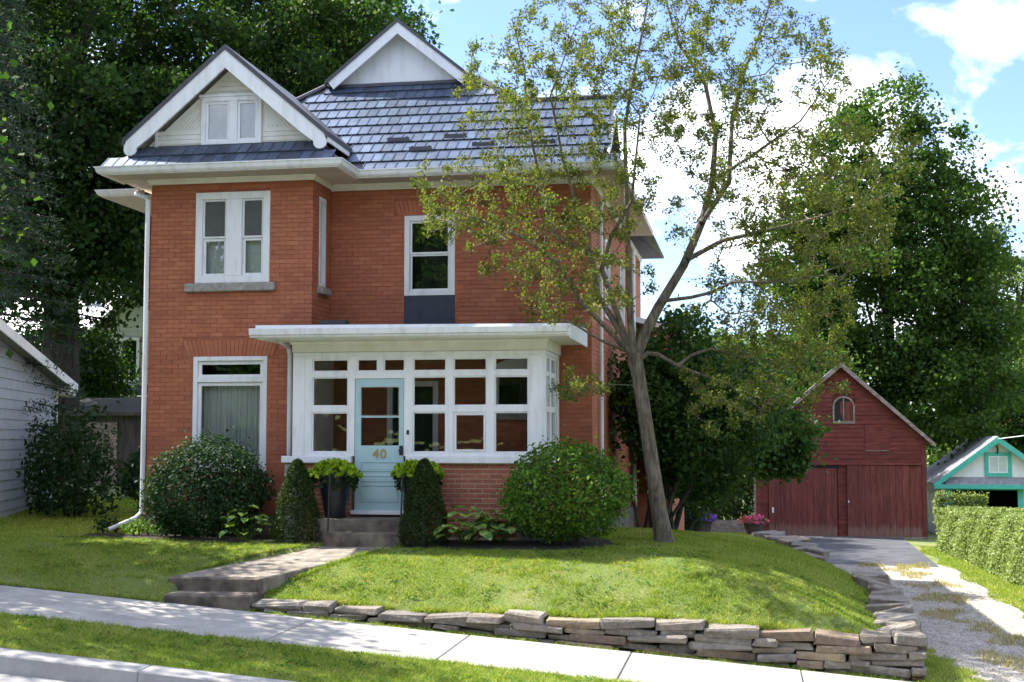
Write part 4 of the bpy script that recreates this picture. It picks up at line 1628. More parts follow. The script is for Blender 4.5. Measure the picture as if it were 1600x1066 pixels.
def tree(name, label, base, trunk, ells, n_attr, n_leaf, size, leafm, seed, barkm='darkbark', clump=.55, r_tip=.012, seg=.7, group=None, cat='tree', up=.5, shell=.35, aspect=.75):
    """trunk: list of (points, radii); ells: (centre, radii) of the crown's lobes"""
    rng = np.random.default_rng(seed)
    t = thing(name, label, cat, base, group)
    vol = np.array([e[1][0] * e[1][1] * e[1][2] for e in ells])
    cnt = np.maximum(4, (n_attr * vol / vol.sum()).astype(int))
    attr = np.concatenate([np.array(e[0]) + in_ball(c, rng, shell) * np.array(e[1]) for e, c in zip(ells, cnt)])
    A, B, ra, rb, tips, *_ = grow(trunk, attr, rng, r_tip, seg, 2.4)
    wood('trunk', A, B, ra, rb, barkm, t)
    per = max(1, int(n_leaf / len(attr)))
    # clumps differ in fullness so that gaps stay open
    rep = np.maximum(1, (per * rng.uniform(.35, 1.65, len(attr))).astype(int))
    c = np.repeat(attr, rep, axis=0)
    cr = np.repeat(clump * rng.uniform(.6, 1.35, len(attr)), rep)
    c = c + rng.normal(size=c.shape) * cr[:, None] * np.array([.62, .62, .42])
    leaves('crown', c, size, leafm, t, up=up, rng=rng, aspect=aspect)
    return t


# ---- the leaning, thinly leaved tree on the lawn
def pxp(pts, Y0, Y1):
    n = len(pts)
    return [at(x, y, Y0 + (Y1 - Y0) * (k / max(n - 1, 1))) for k, (x, y) in enumerate(pts)]


def rr(a, b, n):
    return [a + (b - a) * k / (n - 1) for k in range(n)]


rngc = np.random.default_rng(5)
LY = 21.6
ft = thing('lawn_tree', 'leaning grey-barked tree with sparse olive leaves on the front lawn', 'tree', (-1.33, LY, -.2))
limbs = []
tp = [(1041, 878), (1037, 845), (1030, 800), (1018, 720), (1006, 640), (997, 585), (992, 556)]
limbs.append((pxp(tp, LY, LY), [.27, .165, .130, .118, .112, .115, .125]))
for pts, dy, r0, r1 in (
        ([(992, 560), (1008, 520), (1030, 478), (1068, 415), (1097, 347), (1113, 284), (1118, 210), (1102, 131), (1060, 68), (1040, 0)], .5, .10, .015),
        ([(1097, 347), (1139, 284), (1144, 184), (1165, 105), (1192, 42), (1215, -40)], 1.0, .05, .012),
        ([(1075, 405), (1129, 376), (1213, 357), (1270, 342), (1350, 320), (1400, 300)], 1.3, .045, .01),
        ([(1040, 470), (1080, 465), (1113, 457), (1144, 441), (1220, 440), (1290, 430)], -1.0, .035, .008),
        ([(990, 556), (985, 500), (983, 450), (981, 368), (978, 289), (976, 200), (987, 131), (1003, 52), (1018, -30)], -.4, .065, .012),
        ([(978, 530), (940, 420), (955, 368), (987, 315), (992, 263), (1000, 180)], -1.0, .05, .012),
        ([(988, 548), (934, 462), (924, 400), (866, 368), (845, 294), (824, 184), (819, 105), (800, 30)], .6, .055, .010),
        ([(984, 552), (955, 520), (908, 473), (871, 410), (813, 368), (745, 342), (690, 326)], -1.1, .05, .008),
        ([(978, 548), (935, 530), (895, 505), (850, 490)], -1.4, .03, .007),
        ([(993, 568), (1012, 552), (1029, 554), (1059, 571), (1087, 582), (1140, 600), (1190, 640)], -.6, .045, .010),
        ([(1059, 571), (1080, 555), (1110, 545), (1150, 555), (1220, 565), (1290, 540)], .9, .03, .008),
        ([(988, 602), (940, 600), (890, 622)], -.8, .012, .004),
        ([(1113, 284), (1180, 240), (1250, 190), (1300, 120)], -.8, .03, .008),
        ([(924, 400), (880, 250), (860, 150), (900, 40)], -.6, .03, .008)):
    k = len(pts)
    yy = LY + dy * 1.15 - (1.0 if pts[-1][0] < 870 else 0)
    limbs.append((pxp(pts, LY, yy), rr(r0, r1, k)))
att = []
for cx_, cy_, rx, ry, n in ((820, 330, 150, 110, 170), (790, 170, 70, 90, 45), (900, 130, 130, 130, 110), (1010, 60, 170, 150, 190), (1150, 90, 150, 150, 170),
                            (1080, 280, 200, 130, 130), (1260, 300, 170, 130, 190), (1330, 330, 90, 90, 60), (1230, 470, 130, 90, 150), (900, 440, 100, 70, 70),
                            (1200, 570, 120, 70, 75), (1290, 90, 40, 70, 22), (690, 340, 35, 45, 16), (1150, 630, 70, 45, 28), (905, 600, 40, 22, 8), (745, 90, 25, 40, 8)):
    n = int(n * 1.3)
    a = rngc.uniform(0, 2 * math.pi, n)
    q = np.sqrt(rngc.uniform(0, 1, n))
    for k in range(n):
        wob = 1 + .25 * math.sin(3 * a[k] + cx_)
        att.append(at(cx_ + rx * q[k] * math.cos(a[k]) * wob, cy_ + ry * q[k] * math.sin(a[k]) * wob, LY - (1.2 if cx_ < 950 else 0.2) + rngc.uniform(-1.9, 1.9) * math.sqrt(1.05 - q[k] ** 2)))
att = np.array(att)
A, B, ra, rb, tips, nodes, kids = grow(limbs, att, rngc, .0038, .22, 2.15, upw=.6)
wood('trunk', A, B, ra, rb, 'bark', ft)
# leaves sit in small tufts along the outer twigs
thin = rb < .010
mid = (A[thin] + B[thin]) / 2
tuft = np.concatenate([tips, tips, mid[rngc.random(len(mid)) < .75], B[thin][rngc.random(thin.sum()) < .6]])
rep = np.where(rngc.random(len(tuft)) < .18, 0, rngc.integers(8, 36, len(tuft)))
c = np.repeat(tuft, rep, axis=0)
c = c + rngc.normal(size=c.shape) * .05
leaves('crown', c, .056, 'crab', ft, up=.35, rng=rngc, aspect=.55)

# ---- maples and other trees behind
g_l = 'trees behind the house'


def maple(label, x, y, h, spread, seed, leafm='maple', nl=46000, lean=0.0, z0=None, size=.23, low=.22, n_attr=420, group=None, name='maple_tree', lobes=None, tr=.36):
    rng = random.Random(seed)
    z0 = float(gz(x, y)) if z0 is None else z0
    top = (x + lean, y, z0 + h * .82)
    trunk = [([(x, y, z0 - .3), (x + lean * .2, y, z0 + h * .25), (x + lean * .6, y, z0 + h * .55), top], [tr * 1.15, tr * .85, tr * .5, .06])]
    for k in range(6):
        a = k * 2.4 + seed
        f = .22 + .09 * k
        s = np.array([x + lean * f, y, z0 + h * f])
        e = s + np.array([math.cos(a) * spread * .6, math.sin(a) * spread * .6, h * (.20 + .04 * rng.random())])
        trunk.append(([s, (s * .5 + e * .5) + np.array([0, 0, -.2]), e], [tr * .38, tr * .25, .05]))
    if lobes is None:
        lobes = [((x + lean * .5, y, z0 + h * .58), (spread, spread, h * .34))]
        for k in range(7):
            a = k * 2.1 + seed * 1.3
            lobes.append(((x + lean * .5 + math.cos(a) * spread * .6, y + math.sin(a) * spread * .6, z0 + h * (low + .2 + .55 * ((k * .37) % 1))), (spread * .5, spread * .5, h * .15)))
    return tree(name, label, (x, y, z0), trunk, lobes, int(n_attr * 1.25), int(nl * 1.6), size * .78, leafm, seed, group=group, clump=.64, r_tip=.018, seg=.9)


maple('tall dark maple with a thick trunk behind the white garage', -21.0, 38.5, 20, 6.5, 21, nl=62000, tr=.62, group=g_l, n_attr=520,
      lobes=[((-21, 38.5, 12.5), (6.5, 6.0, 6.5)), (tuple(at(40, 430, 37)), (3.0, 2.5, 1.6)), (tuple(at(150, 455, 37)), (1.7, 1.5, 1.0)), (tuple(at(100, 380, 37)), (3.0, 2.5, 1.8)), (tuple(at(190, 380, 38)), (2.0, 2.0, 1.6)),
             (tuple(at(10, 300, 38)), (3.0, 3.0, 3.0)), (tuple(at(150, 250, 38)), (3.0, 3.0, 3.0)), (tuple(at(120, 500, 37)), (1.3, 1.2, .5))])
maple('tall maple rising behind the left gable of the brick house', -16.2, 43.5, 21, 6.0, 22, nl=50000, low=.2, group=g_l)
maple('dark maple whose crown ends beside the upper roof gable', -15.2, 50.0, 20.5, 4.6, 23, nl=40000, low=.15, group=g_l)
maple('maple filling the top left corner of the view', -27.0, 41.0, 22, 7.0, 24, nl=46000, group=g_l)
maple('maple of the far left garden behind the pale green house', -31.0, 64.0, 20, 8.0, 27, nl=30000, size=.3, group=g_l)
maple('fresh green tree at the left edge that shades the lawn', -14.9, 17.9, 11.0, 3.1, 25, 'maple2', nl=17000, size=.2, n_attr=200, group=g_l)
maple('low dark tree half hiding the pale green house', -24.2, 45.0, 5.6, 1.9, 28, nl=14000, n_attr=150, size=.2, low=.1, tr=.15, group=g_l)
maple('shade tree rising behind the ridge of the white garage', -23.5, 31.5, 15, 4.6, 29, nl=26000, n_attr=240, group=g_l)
# big maple behind the barn
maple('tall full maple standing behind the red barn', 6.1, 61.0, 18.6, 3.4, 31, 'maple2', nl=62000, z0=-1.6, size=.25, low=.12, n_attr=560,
      lobes=[((6.0, 61, 8.0), (3.9, 4.2, 5.2)), ((4.3, 60.5, 14.6), (1.7, 2.0, 2.1)), ((6.6, 61, 16.0), (1.6, 2.0, 2.0)), ((8.1, 60.5, 14.0), (1.7, 2.0, 1.5)), ((5.6, 59.5, 12.2), (2.4, 2.0, 1.6)), ((3.2, 60, 12.2), (1.4, 1.6, 1.1)), ((10.2, 60, 9.0), (1.3, 1.6, .9)), ((9.2, 59.5, 12.6), (1.2, 1.5, .9)), ((10.4, 60, 5.6), (1.2, 1.6, .9)), ((9.3, 60, 10.6), (2.1, 2.3, 2.2)), ((9.6, 60, 7.0), (1.9, 2.2, 2.2)),
             ((2.6, 60, 9.6), (2.2, 2.4, 2.4)), ((2.4, 60, 5.2), (2.4, 2.4, 2.2)), ((8.2, 59, 3.4), (3.0, 2.6, 2.2))])
maple('dark round tree at the right above the turquoise-trimmed garage', 11.2, 66.0, 8.4, 2.7, 32, 'maple2', nl=16000, z0=-2.4, size=.25, low=.05, n_attr=220)
maple('pale green tree at the far right edge', 17.4, 92.0, 18.0, 3.6, 33, 'pale', nl=24000, z0=-2.5, size=.3, n_attr=220)
maple('sunlit bright green tree between the house and the barn', -1.0, 62.0, 8.8, 4.4, 34, 'pale', nl=26000, z0=-1.6, size=.25, low=.08, n_attr=240)
maple('green tree just left behind the red barn', 1.6, 55.0, 8.0, 2.6, 36, 'maple2', nl=18000, z0=-1.6, size=.22, low=.08, n_attr=180)
# spruce at the left edge
sp = thing('spruce_tree', 'blue-green spruce at the left edge', 'tree', (-16.6, 26.8, 0), None)
rs = np.random.default_rng(41)
tips_ = []
segA, segB, sra, srb = [], [], [], []
for k in range(24):
    z = 2.2 + k * .46
    segA.append((-16.6, 26.8, z - .46)); segB.append((-16.6, 26.8, z)); sra.append(.16 * (1 - (k - 1) / 26)); srb.append(.16 * (1 - k / 26))
    L = 2.5 * (1 - k / 26) + .2
    for j in range(7):
        a = j * .9 + k * 1.37
        s = np.array([-16.6, 26.8, z])
        e = s + np.array([math.cos(a) * L, math.sin(a) * L, -.18 * L])
        segA.append(s); segB.append(e); sra.append(.03); srb.append(.008)
        for q in np.linspace(.25, 1, 8):
            tips_.append(s * (1 - q) + e * q + rs.normal(size=3) * np.array([.14, .14, .05]) * (1.2 - q * .6))
segA.append((-16.6, 26.8, -.3)); segB.append((-16.6, 26.8, 1.8)); sra.append(.2); srb.append(.17)
wood('trunk', np.array(segA), np.array(segB), np.array(sra), np.array(srb), 'darkbark', sp)
leaves('crown', clumps(np.array(tips_), 22, .24, rs, .5), .13, 'spruce', sp, up=.3, aspect=.16, rng=rs, droop=.3)

# far belt of woods closing the view
fwd, fsz = [], []
for k in range(170):
    x = RNG.uniform(-75, 60)
    y = RNG.uniform(92, 110)
    h = RNG.uniform(5, 9.5)
    fwd.append(np.array([x, y, h * .45 - 1]) + in_ball(280, RNG, .3) * np.array([4.0, 4, h * .55]))
    fsz.append(np.full(280, .55))
for k in range(120):
    # unseen belt across the street, added so the windows reflect dark leaves
    x = RNG.uniform(-70, 60)
    y = RNG.uniform(-34, -22)
    h = RNG.uniform(13, 20)
    fwd.append(np.array([x, y, h * .42 - 1]) + in_ball(900, RNG, .1) * np.array([4.2, 4.2, h * .6]))
    fsz.append(np.full(900, 1.15))
o = leaves('distant_and_unseen_woods', np.concatenate(fwd), np.concatenate(fsz), 'maple', None, up=.4)
tag(o, 'green woods behind the gardens, plus an unseen belt added to darken window reflections', 'woods', kind='stuff')


# ---- shrubs
def shrub(name, label, c, rad, n, size, leafm, seed, cat='shrub', group=None, up=.3, shell=.72, lump=.10, stems=7, aspect=.6, flat_bottom=True, outw=.9):
    rng = np.random.default_rng(seed)
    c = np.array(c, float)
    z0 = float(gz(c[0], c[1]))
    t = thing(name, label, cat, (c[0], c[1], z0), group)
    d = norm(rng.normal(size=(n, 3)))
    ph = rng.uniform(0, 6.28, (6, 1))
    fr_ = rng.normal(size=(6, 3)) * 3.2
    lum = 1 + lump * sum(np.sin(d @ fr_[k] * 1.6 + ph[k]) for k in range(6)) / 2
    r = rng.uniform(shell ** 3, 1, n) ** (1 / 3) * lum + rng.exponential(.035, n) * (1 + 1.5 * (rng.random(n) < .12))
    p = c + d * r[:, None] * np.array(rad)
    if flat_bottom:
        p = p[p[:, 2] > z0 + .06 + .05 * rng.random(len(p))]
    dd = norm((p - c) / np.array(rad) ** 2)
    leaves('foliage', p, size, leafm, t, up=up, out=dd, outw=outw, rng=rng, aspect=aspect)
    attr = c + in_ball(90, rng, .4) * np.array(rad) * .86
    attr = attr[attr[:, 2] > z0 + .25]
    paths = []
    for k in range(stems):
        a = k * 6.28 / stems
        b = np.array([c[0] + .12 * math.cos(a), c[1] + .12 * math.sin(a), z0 - .05])
        e = c + np.array([math.cos(a) * rad[0] * .45, math.sin(a) * rad[1] * .45, 0])
        paths.append(([b, e], [.025, .014]))
    A, B, ra, rb, *_ = grow(paths, attr, rng, .005, .2, 2.2)
    wood('stems', A, B, ra, rb, 'darkbark', t)
    return t


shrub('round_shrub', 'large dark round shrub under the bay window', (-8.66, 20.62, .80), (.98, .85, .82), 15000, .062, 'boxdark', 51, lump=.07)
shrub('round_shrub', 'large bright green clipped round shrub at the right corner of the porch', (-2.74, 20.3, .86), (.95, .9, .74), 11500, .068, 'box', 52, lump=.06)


def yew(label, x, y, h, r, seed):
    rng = np.random.default_rng(seed)
    z0 = float(gz(x, y))
    t = thing('conical_yew', label, 'shrub', (x, y, z0), 'conical yews flanking the porch steps')
    n = 11000
    tt = rng.uniform(0, 1, n) ** .85
    a = rng.uniform(0, 6.283, n)
    prof = r * np.sqrt(np.clip(1 - tt ** 2.1, 0, 1)) * (1 - .36 * tt) * np.where(tt < .08, .86 + 1.7 * tt, 1)
    q = prof * (rng.uniform(.62, 1, n) ** .5 * (1 + .06 * np.sin(a * 5 + tt * 17)) + rng.exponential(.03, n))
    p = np.stack([x + q * np.cos(a), y + q * np.sin(a), z0 + .03 + tt * h], 1)
    out = np.stack([np.cos(a), np.sin(a), .4 + 0 * a], 1)
    leaves('foliage', p, .055, 'yew', t, up=.2, out=out, outw=.3, rng=rng, aspect=.28)
    MB().tube([(x, y, z0 - .05), (x, y, z0 + h * .9)], [.05, .012], 8).build('trunk', 'darkbark', t)
    # dense inner twigs
    attr = np.stack([x + q * np.cos(a) * .8, y + q * np.sin(a) * .8, z0 + tt * h], 1)[:160]
    A, B, ra, rb, *_ = grow([([(x, y, z0), (x, y, z0 + h * .95)], [.045, .01])], attr, rng, .004, .15)
    wood('twigs', A, B, ra, rb, 'darkbark', t)


yew('dark conical yew left of the porch steps', -6.95, 20.15, 1.26, .40, 61)
yew('dark conical yew right of the porch steps', -4.88, 20.0, 1.28, .39, 62)


def planter(label, x, y, z, h, r0, r1, seed):
    rng = np.random.default_rng(seed)
    t = thing('planter', label, 'planter', (x, y, z), 'tall black planters on the porch step')
    prof = [(r0 * .96, 0), (r0, .02), (r0 + (r1 - r0) * .45, h * .35), (r1 * .97, h * .75), (r1, h), (r1 * 1.03, h), (r1 * 1.03, h + .03), (r1 * .93, h + .03), (r1 * .9, h - .02)]
    MB().lathe((x, y, z), prof, 28).build('pot', 'pot', t, smooth=False)
    n = 420
    d = norm(rng.normal(size=(n, 3)))
    d[:, 2] = np.abs(d[:, 2]) * .9 - .25
    c = np.array([x, y, z + h + .06]) + d * np.array([.42, .36, .29]) * rng.uniform(.7, 1.05, (n, 1))
    leaves('lime_foliage', c, .095, 'lime', t, up=.6, out=d, outw=.7, rng=rng, aspect=.85, droop=.4)
    n = 300
    a = rng.uniform(0, 6.283, n)
    tt = rng.uniform(0, 1, n)
    c = np.stack([x + (r1 + .06 + .06 * rng.random(n)) * np.cos(a), y + (r1 + .06 + .06 * rng.random(n)) * np.sin(a), z + h + .02 - tt * .26 * (.5 + .5 * np.sin(a * 3 + seed) ** 2)], 1)
    leaves('trailing_foliage', c, .07, 'darkvine', t, up=.2, rng=rng, aspect=.8, droop=.5)


planter('tall black planter with lime trailing vine, left of the blue door', -6.47, 20.56, .42, .66, .15, .25, 71)
planter('tall black planter with lime trailing vine, right of the blue door', -5.12, 20.56, .42, .66, .15, .25, 72)


def hosta(label, x, y, n, r, seed, big=.15):
    rng = random.Random(seed)
    z0 = float(gz(x, y)) + .02
    t = thing('hosta_plant', label, 'plant', (x, y, z0), 'hostas in the front bed')
    for k in range(n):
        a = k * 2.399 + rng.uniform(-.3, .3)
        q = r * math.sqrt((k + .6) / n)
        L = big * rng.uniform(.75, 1.2)
        W = L * .44
        hgt = .10 + .42 * (1 - q / r) + rng.uniform(0, .14)
        mb = MB()
        rows = []
        for i in range(5):
            s = i / 4
            wv = W * math.sin(math.pi * min(1, .12 + s * .88)) ** .8 if i < 4 else .002
            zz = -.34 * L * s * s + .12 * L * s
            rows.append([(s * L, -wv, zz + .03), (s * L, 0, zz), (s * L, wv, zz + .03)])
        for i in range(4):
            for j in range(2):
                mb.poly([rows[i][j], rows[i + 1][j], rows[i + 1][j + 1], rows[i][j + 1]])
        me = mb.mesh('leaf', fix=False)
        for p in me.polygons:
            p.use_smooth = True
        me.transform(Matrix.Translation((x + q * math.cos(a), y + q * math.sin(a), z0 + hgt)) @ Matrix.Rotation(a, 4, 'Z') @ Matrix.Rotation(rng.uniform(-.25, .35), 4, 'Y'))
        put('leaf', me, 'hosta', t)
    mb = MB()
    for k in range(0, n, 2):
        a = k * 2.399
        q = r * math.sqrt((k + .6) / n)
        mb.tube([(x, y, z0 - .03), (x + q * .8 * math.cos(a), y + q * .8 * math.sin(a), z0 + .2)], .006, 4)
    mb.build('stalks', 'box', t)


hosta('small bright hosta between dark shrub and left yew', -7.75, 20.05, 24, .36, 81, .16)
hosta('cream-edged hosta beside the right yew', -4.25, 20.15, 44, .46, 82, .21)
hosta('blue-green hosta against the porch bricks', -3.80, 20.40, 38, .42, 83, .25)
for k, (x, y, r, lb) in enumerate(((-9.9, 20.9, .32, 'low leafy plant below the left downspout'), (-9.35, 20.75, .3, 'low leafy plant in front of the brick plinth'),
                                   (-10.7, 21.4, .3, 'dull bedding plant left of the downspout spout'))):
    shrub('bedding_plant', lb, (x, y, .14), (r, r * .8, .20), 700, .06, 'box' if k < 2 else 'boxdark', 90 + k, 'plant', 'bedding plants by the foundation', shell=.3, stems=3)

# lilac clump by the right side of the house
lr = random.Random(4)
lil = []
for k in range(11):
    bx_, by_ = -2.15 + lr.uniform(0, .8), 25.3 + lr.uniform(0, .6)
    tx_, ty_ = -2.2 + k * .19 + lr.uniform(-.2, .2), 25.8 + lr.uniform(-.4, .4)
    lil.append(([(bx_, by_, -.5), (bx_ * .6 + tx_ * .4 + lr.uniform(-.15, .15), by_ + .1, .7), (tx_ * .8 + bx_ * .2, ty_, 1.9), (tx_, ty_, 3.0)], [.04, .034, .025, .012]))
tree('lilac_bush', 'tall multi-stemmed lilac beside the right wall of the house', (-1.9, 25.6, -.3), lil,
     [((-1.3, 25.9, 2.2), (1.25, 1.2, 1.4)), ((-.9, 26.3, .95), (.9, .8, .6)), ((-1.9, 25.4, 2.6), (.55, .8, 1.0)), ((-.3, 26.2, 2.1), (.9, .9, .9)), ((-1.2, 26, 3.6), (.7, .7, .6))], 330, 22000, .10, 'lilac', 101, clump=.3, r_tip=.006, seg=.3, cat='shrub')
ap_ = [([(-1.75, 30.2, -.7), (-1.4, 30.2, .6), (-.4, 30.2, 2.0)], [.07, .06, .03]), ([(-1.55, 30.3, -.7), (-.6, 30.2, .9), (.3, 30.2, 1.6)], [.05, .035, .02]), ([(-1.9, 30.3, -.7), (-2.0, 30.2, 1.8)], [.05, .02])]
tree('small_tree', 'small dark leafy tree between lilac and red barn', (-1.75, 30.2, -.6), ap_,
     [((-.5, 30.2, 2.2), (1.35, 1.2, 1.1)), ((.75, 29.8, 1.55), (.8, .9, .8)), ((-1.6, 30.0, 2.0), (1.0, .9, 1.2)), ((0.0, 30.2, 3.1), (.8, .8, .6)), ((-1.4, 30.4, .8), (.8, .7, .7))], 330, 24000, .13, 'lilac', 102, clump=.3, r_tip=.006, seg=.3)
shrub('garden_shrub', 'sunlit yellow-green shrub left of the red barn', (-1.0, 47.6, -.1), (1.25, 1.0, 1.5), 6000, .13, 'pale', 103, shell=.4)
shrub('garden_shrub', 'small dark shrub in front of the planked bed', (-2.0, 38.5, -.3), (.7, .6, .75), 3500, .10, 'boxdark', 104, shell=.5)
shrub('garden_shrub', 'leafy shrub behind the purple flower pot', (-3.2, 44.5, .2), (1.3, 1.0, 1.7), 5000, .14, 'lilac', 105, shell=.4)
fl = shrub('flowering_shrub', 'bush with white flower heads beside the purple pot', (-2.35, 42.0, -.25), (.7, .6, .75), 2600, .11, 'box', 106, shell=.5)
rf = np.random.default_rng(107)
hd = np.array([-2.35, 42.0, -.2]) + norm(np.abs(rf.normal(size=(26, 3))) * np.array([1, -1, 1]) * np.where(rf.random((26, 3)) < .5, np.array([-1, 1, 1]), 1)) * np.array([.72, .62, .74])
leaves('blossom', clumps(hd, 22, .10, rf), .06, 'whiteflower', fl, rng=rf, aspect=.9)


def flower_pot(label, x, y, z, r, petal, seed):
    rng = np.random.default_rng(seed)
    t = thing('flower_pot', label, 'flower pot', (x, y, z), 'flower pots near the barn')
    MB().lathe((x, y, z), [(r * .7, 0), (r * .74, .03), (r * .95, .36), (r, .38), (r, .42), (r * .9, .42)], 22).build('pot', 'clay', t)
    d = norm(rng.normal(size=(520, 3)))
    d[:, 2] = np.abs(d[:, 2])
    c = np.array([x, y, z + .42]) + d * np.array([r * 1.45, r * 1.45, .24]) * rng.uniform(.6, 1.05, (520, 1))
    leaves('foliage', c[:220], .09, 'box', t, rng=rng, aspect=.7)
    leaves('blossom', c[220:] + np.array([0, 0, .02]), .085, petal, t, rng=rng, aspect=.95, out=d[220:], outw=.8)


flower_pot('clay pot of pink and red flowers at the end of the lawn', .10, 43.2, float(gz(.1, 43.2)), .33, 'pink', 111)
flower_pot('pot of purple flowers by the planked bed', -1.52, 42.6, float(gz(-1.52, 42.6)) - .02, .36, 'purple', 112)
pb = thing('planked_bed', 'low weathered plank edging behind the flower pots', 'garden edging', (-1.6, 44.2, -1.4))
for k in range(2):
    for j in range(3):
        MB().box(-3.6 + j * 1.22, -2.4 + j * 1.22, 44.2, 44.26, -1.35 + k * .2, -1.16 + k * .2).build('plank', 'oldwood', pb)
for x in (-3.6, -2.39, -1.17, .03):
    MB().box(x - .04, x + .04, 44.262, 44.34, -1.6, -.9).build('post', 'oldwood', pb)

# hedge along the drive
hg = thing('hedge', 'long clipped sunlit hedge along the right of the drive', 'hedge', (6.4, 33, -1.55))
rh = np.random.default_rng(121)
n = 60000
hy = rh.uniform(24.0, 40.6, n)
hx0 = np.interp(hy, [24, 30, 35, 40.6], [5.78, 5.74, 5.62, 5.25])
side_ = rh.random(n)
top_h = np.interp(hy, [24, 30, 35, 40.6], [1.62, 1.60, 1.42, 1.16]) + .07 * np.sin(hy * 2.1) + .05 * np.sin(hy * 5.3 + 1) + .04 * np.sin(hy * 11.7)
dep = rh.exponential(.07, n)
hx = np.where(side_ < .55, hx0 + dep, hx0 + rh.uniform(0, 1.5, n))
hz = np.where(side_ < .55, rh.uniform(.02, 1, n) * top_h, top_h - dep)
# rounded shoulder, far end face
sh = np.clip((hz / top_h - .72) / .28, 0, 1)
hx = np.where(side_ < .55, hx + sh ** 2 * .22, hx)
e_ = rh.random(n) < .07
hy = np.where(e_, 40.6 + rh.normal(size=n) * .06, hy)
hx = np.where(e_, rh.uniform(5.25, 6.7, n), hx)
hx = hx + .05 * np.sin(hy * 3.1 + hz * 4) + .03 * rh.normal(size=n)
hp = np.stack([hx, hy, hz + gz(hx, hy) - .0], 1)
outn = np.where(side_[:, None] < .55, np.array([[-1, -.2, .25]]), np.array([[0, 0, 1.0]]))
leaves('foliage', hp, .075, 'hedge', hg, up=.2, out=outn, outw=.9, rng=rh, aspect=.62)
mb = MB()
for k in range(28):
    y = 24.4 + k * .58
    x = float(np.interp(y, [24, 30, 35, 40.6], [5.78, 5.74, 5.62, 5.25])) + .5
    z = float(gz(x, y))
    mb.tube([(x, y, z - .1), (x + .05, y + .1, z + 1.0)], .03, 5)
    mb.tube([(x, y, z + .2), (x - .3, y + .2, z + .9)], .02, 5)
    mb.tube([(x, y, z + .2), (x + .4, y - .2, z + .9)], .02, 5)
tag(mb.build('stems', 'darkbark', hg), kind='stuff')

# ------------------------------------------------------------------ red barn
BY, BZ = 45.5, -1.56
bx0, bx1, bpk = 0.21, 5.62, 2.98
bev, bpz = 1.72, 4.12         # eave and peak heights
barn = thing('red_barn', 'weathered red wooden barn with sliding plank doors and arched loft window', 'barn', (2.9, BY, BZ))
shell = MB()
shell.prism([(bx0, BY + .03, BZ), (bx1, BY + .03, BZ), (bx1, BY + .03, bev), (bpk, BY + .03, bpz - .06), (bx0, BY + .03, bev)], (0, 7.5, 0))
shell.build('wall', 'barn', barn)
bs_ = (bpz - bev) / (bpk - bx0)


def bhalf(z):
    """limits of the gable at height z"""
    k = (bpz - z) / (bpz - bev)
    return (max(bx0, bpk - (bpk - bx0) * k), min(bx1, bpk + (bx1 - bpk) * k))


wcx, wz0, wz1, whw = 3.06, 2.24, 3.00, .30
z = .86
while z < bpz - .2:
    h = .142
    a0, b0 = bhalf(z)
    a1, b1 = bhalf(z + h)
    segs = [(a0, a1, b0, b1)]
    if z + h > wz0 and z < wz1:
        segs = [(a0, a1, wcx - whw - .06, wcx - whw - .06), (wcx + whw + .06, wcx + whw + .06, b0, b1)]
    for (p0, p1, q0, q1) in segs:
        tt = random.uniform(0, .006)
        MB().hexa([(p0, BY - .012 - tt, z), (q0, BY - .012 - tt, z), (q0, BY + .028, z), (p0, BY + .028, z),
                   (p1, BY + .004 - tt, z + h - .006), (q1, BY + .004 - tt, z + h - .006), (q1, BY + .028, z + h - .006), (p1, BY + .028, z + h - .006)]).build('siding_board', 'barn', barn)
    z += h
# arched window
w = MB()
arc = [(wcx + whw * math.cos(t_), BY - .03, wz1 - whw + whw * math.sin(t_)) for t_ in np.linspace(0, math.pi, 13)]
arc2 = [(wcx + (whw + .055) * math.cos(t_), BY - .03, wz1 - whw + (whw + .055) * math.sin(t_)) for t_ in np.linspace(0, math.pi, 13)]
for k in range(12):
    w.prism([arc[k], arc2[k], arc2[k + 1], arc[k + 1]], (0, .06, 0))
w.box(wcx - whw - .055, wcx - whw, BY - .03, BY + .03, wz0, wz1 - whw)
w.box(wcx + whw, wcx + whw + .055, BY - .03, BY + .03, wz0, wz1 - whw)
w.box(wcx - whw - .055, wcx + whw + .055, BY - .032, BY + .03, wz0 - .09, wz0 - .001)
win = w.build('loft_window', 'oldwood', barn)
MB().prism([(x, BY + .012, z_) for x, _, z_ in arc] + [(wcx - whw, BY + .012, wz0), (wcx + whw, BY + .012, wz0)], (0, .012, 0)).build('opening', 'room', win)
MB().box(wcx - .02, wcx + .015, BY - .012, BY + .010, wz0, wz1).build('bar', 'oldwood', win)
MB().prism([(wcx - .02, BY + .0, wz0 + .02), (wcx - .02, BY, wz1 - .1), (wcx - .1, BY, wz1 - .14), (wcx - .12, BY, wz0 + .3)], (0, .01, 0)).build('broken_board', 'barndoor', win)
MB().box(wcx + .03, wcx + whw - .015, BY - .004, BY + .010, wz0 + .005, wz1 - .12).build('board', 'barndoor', win)
dm = MB().lathe((0, 0, 0), [(.16, 0), (.16, .02), (.05, .025)], 8).mesh('plaque')
dm.transform(Matrix.Translation((bpk + .1, BY - .014, 3.42)) @ Matrix.Rotation(math.pi / 2, 4, 'X'))
put('gable_plaque', dm, 'cedar', barn)
# hayloft hatch
MB().box(3.72, 4.52, BY - .032, BY - .021, 1.28, 2.12).build('loft_hatch', 'barn', barn, bevel=.004)
MB().box(3.72, 4.5, BY - .05, BY - .033, 1.25, 1.275).build('hatch_ledge', 'oldwood', barn)
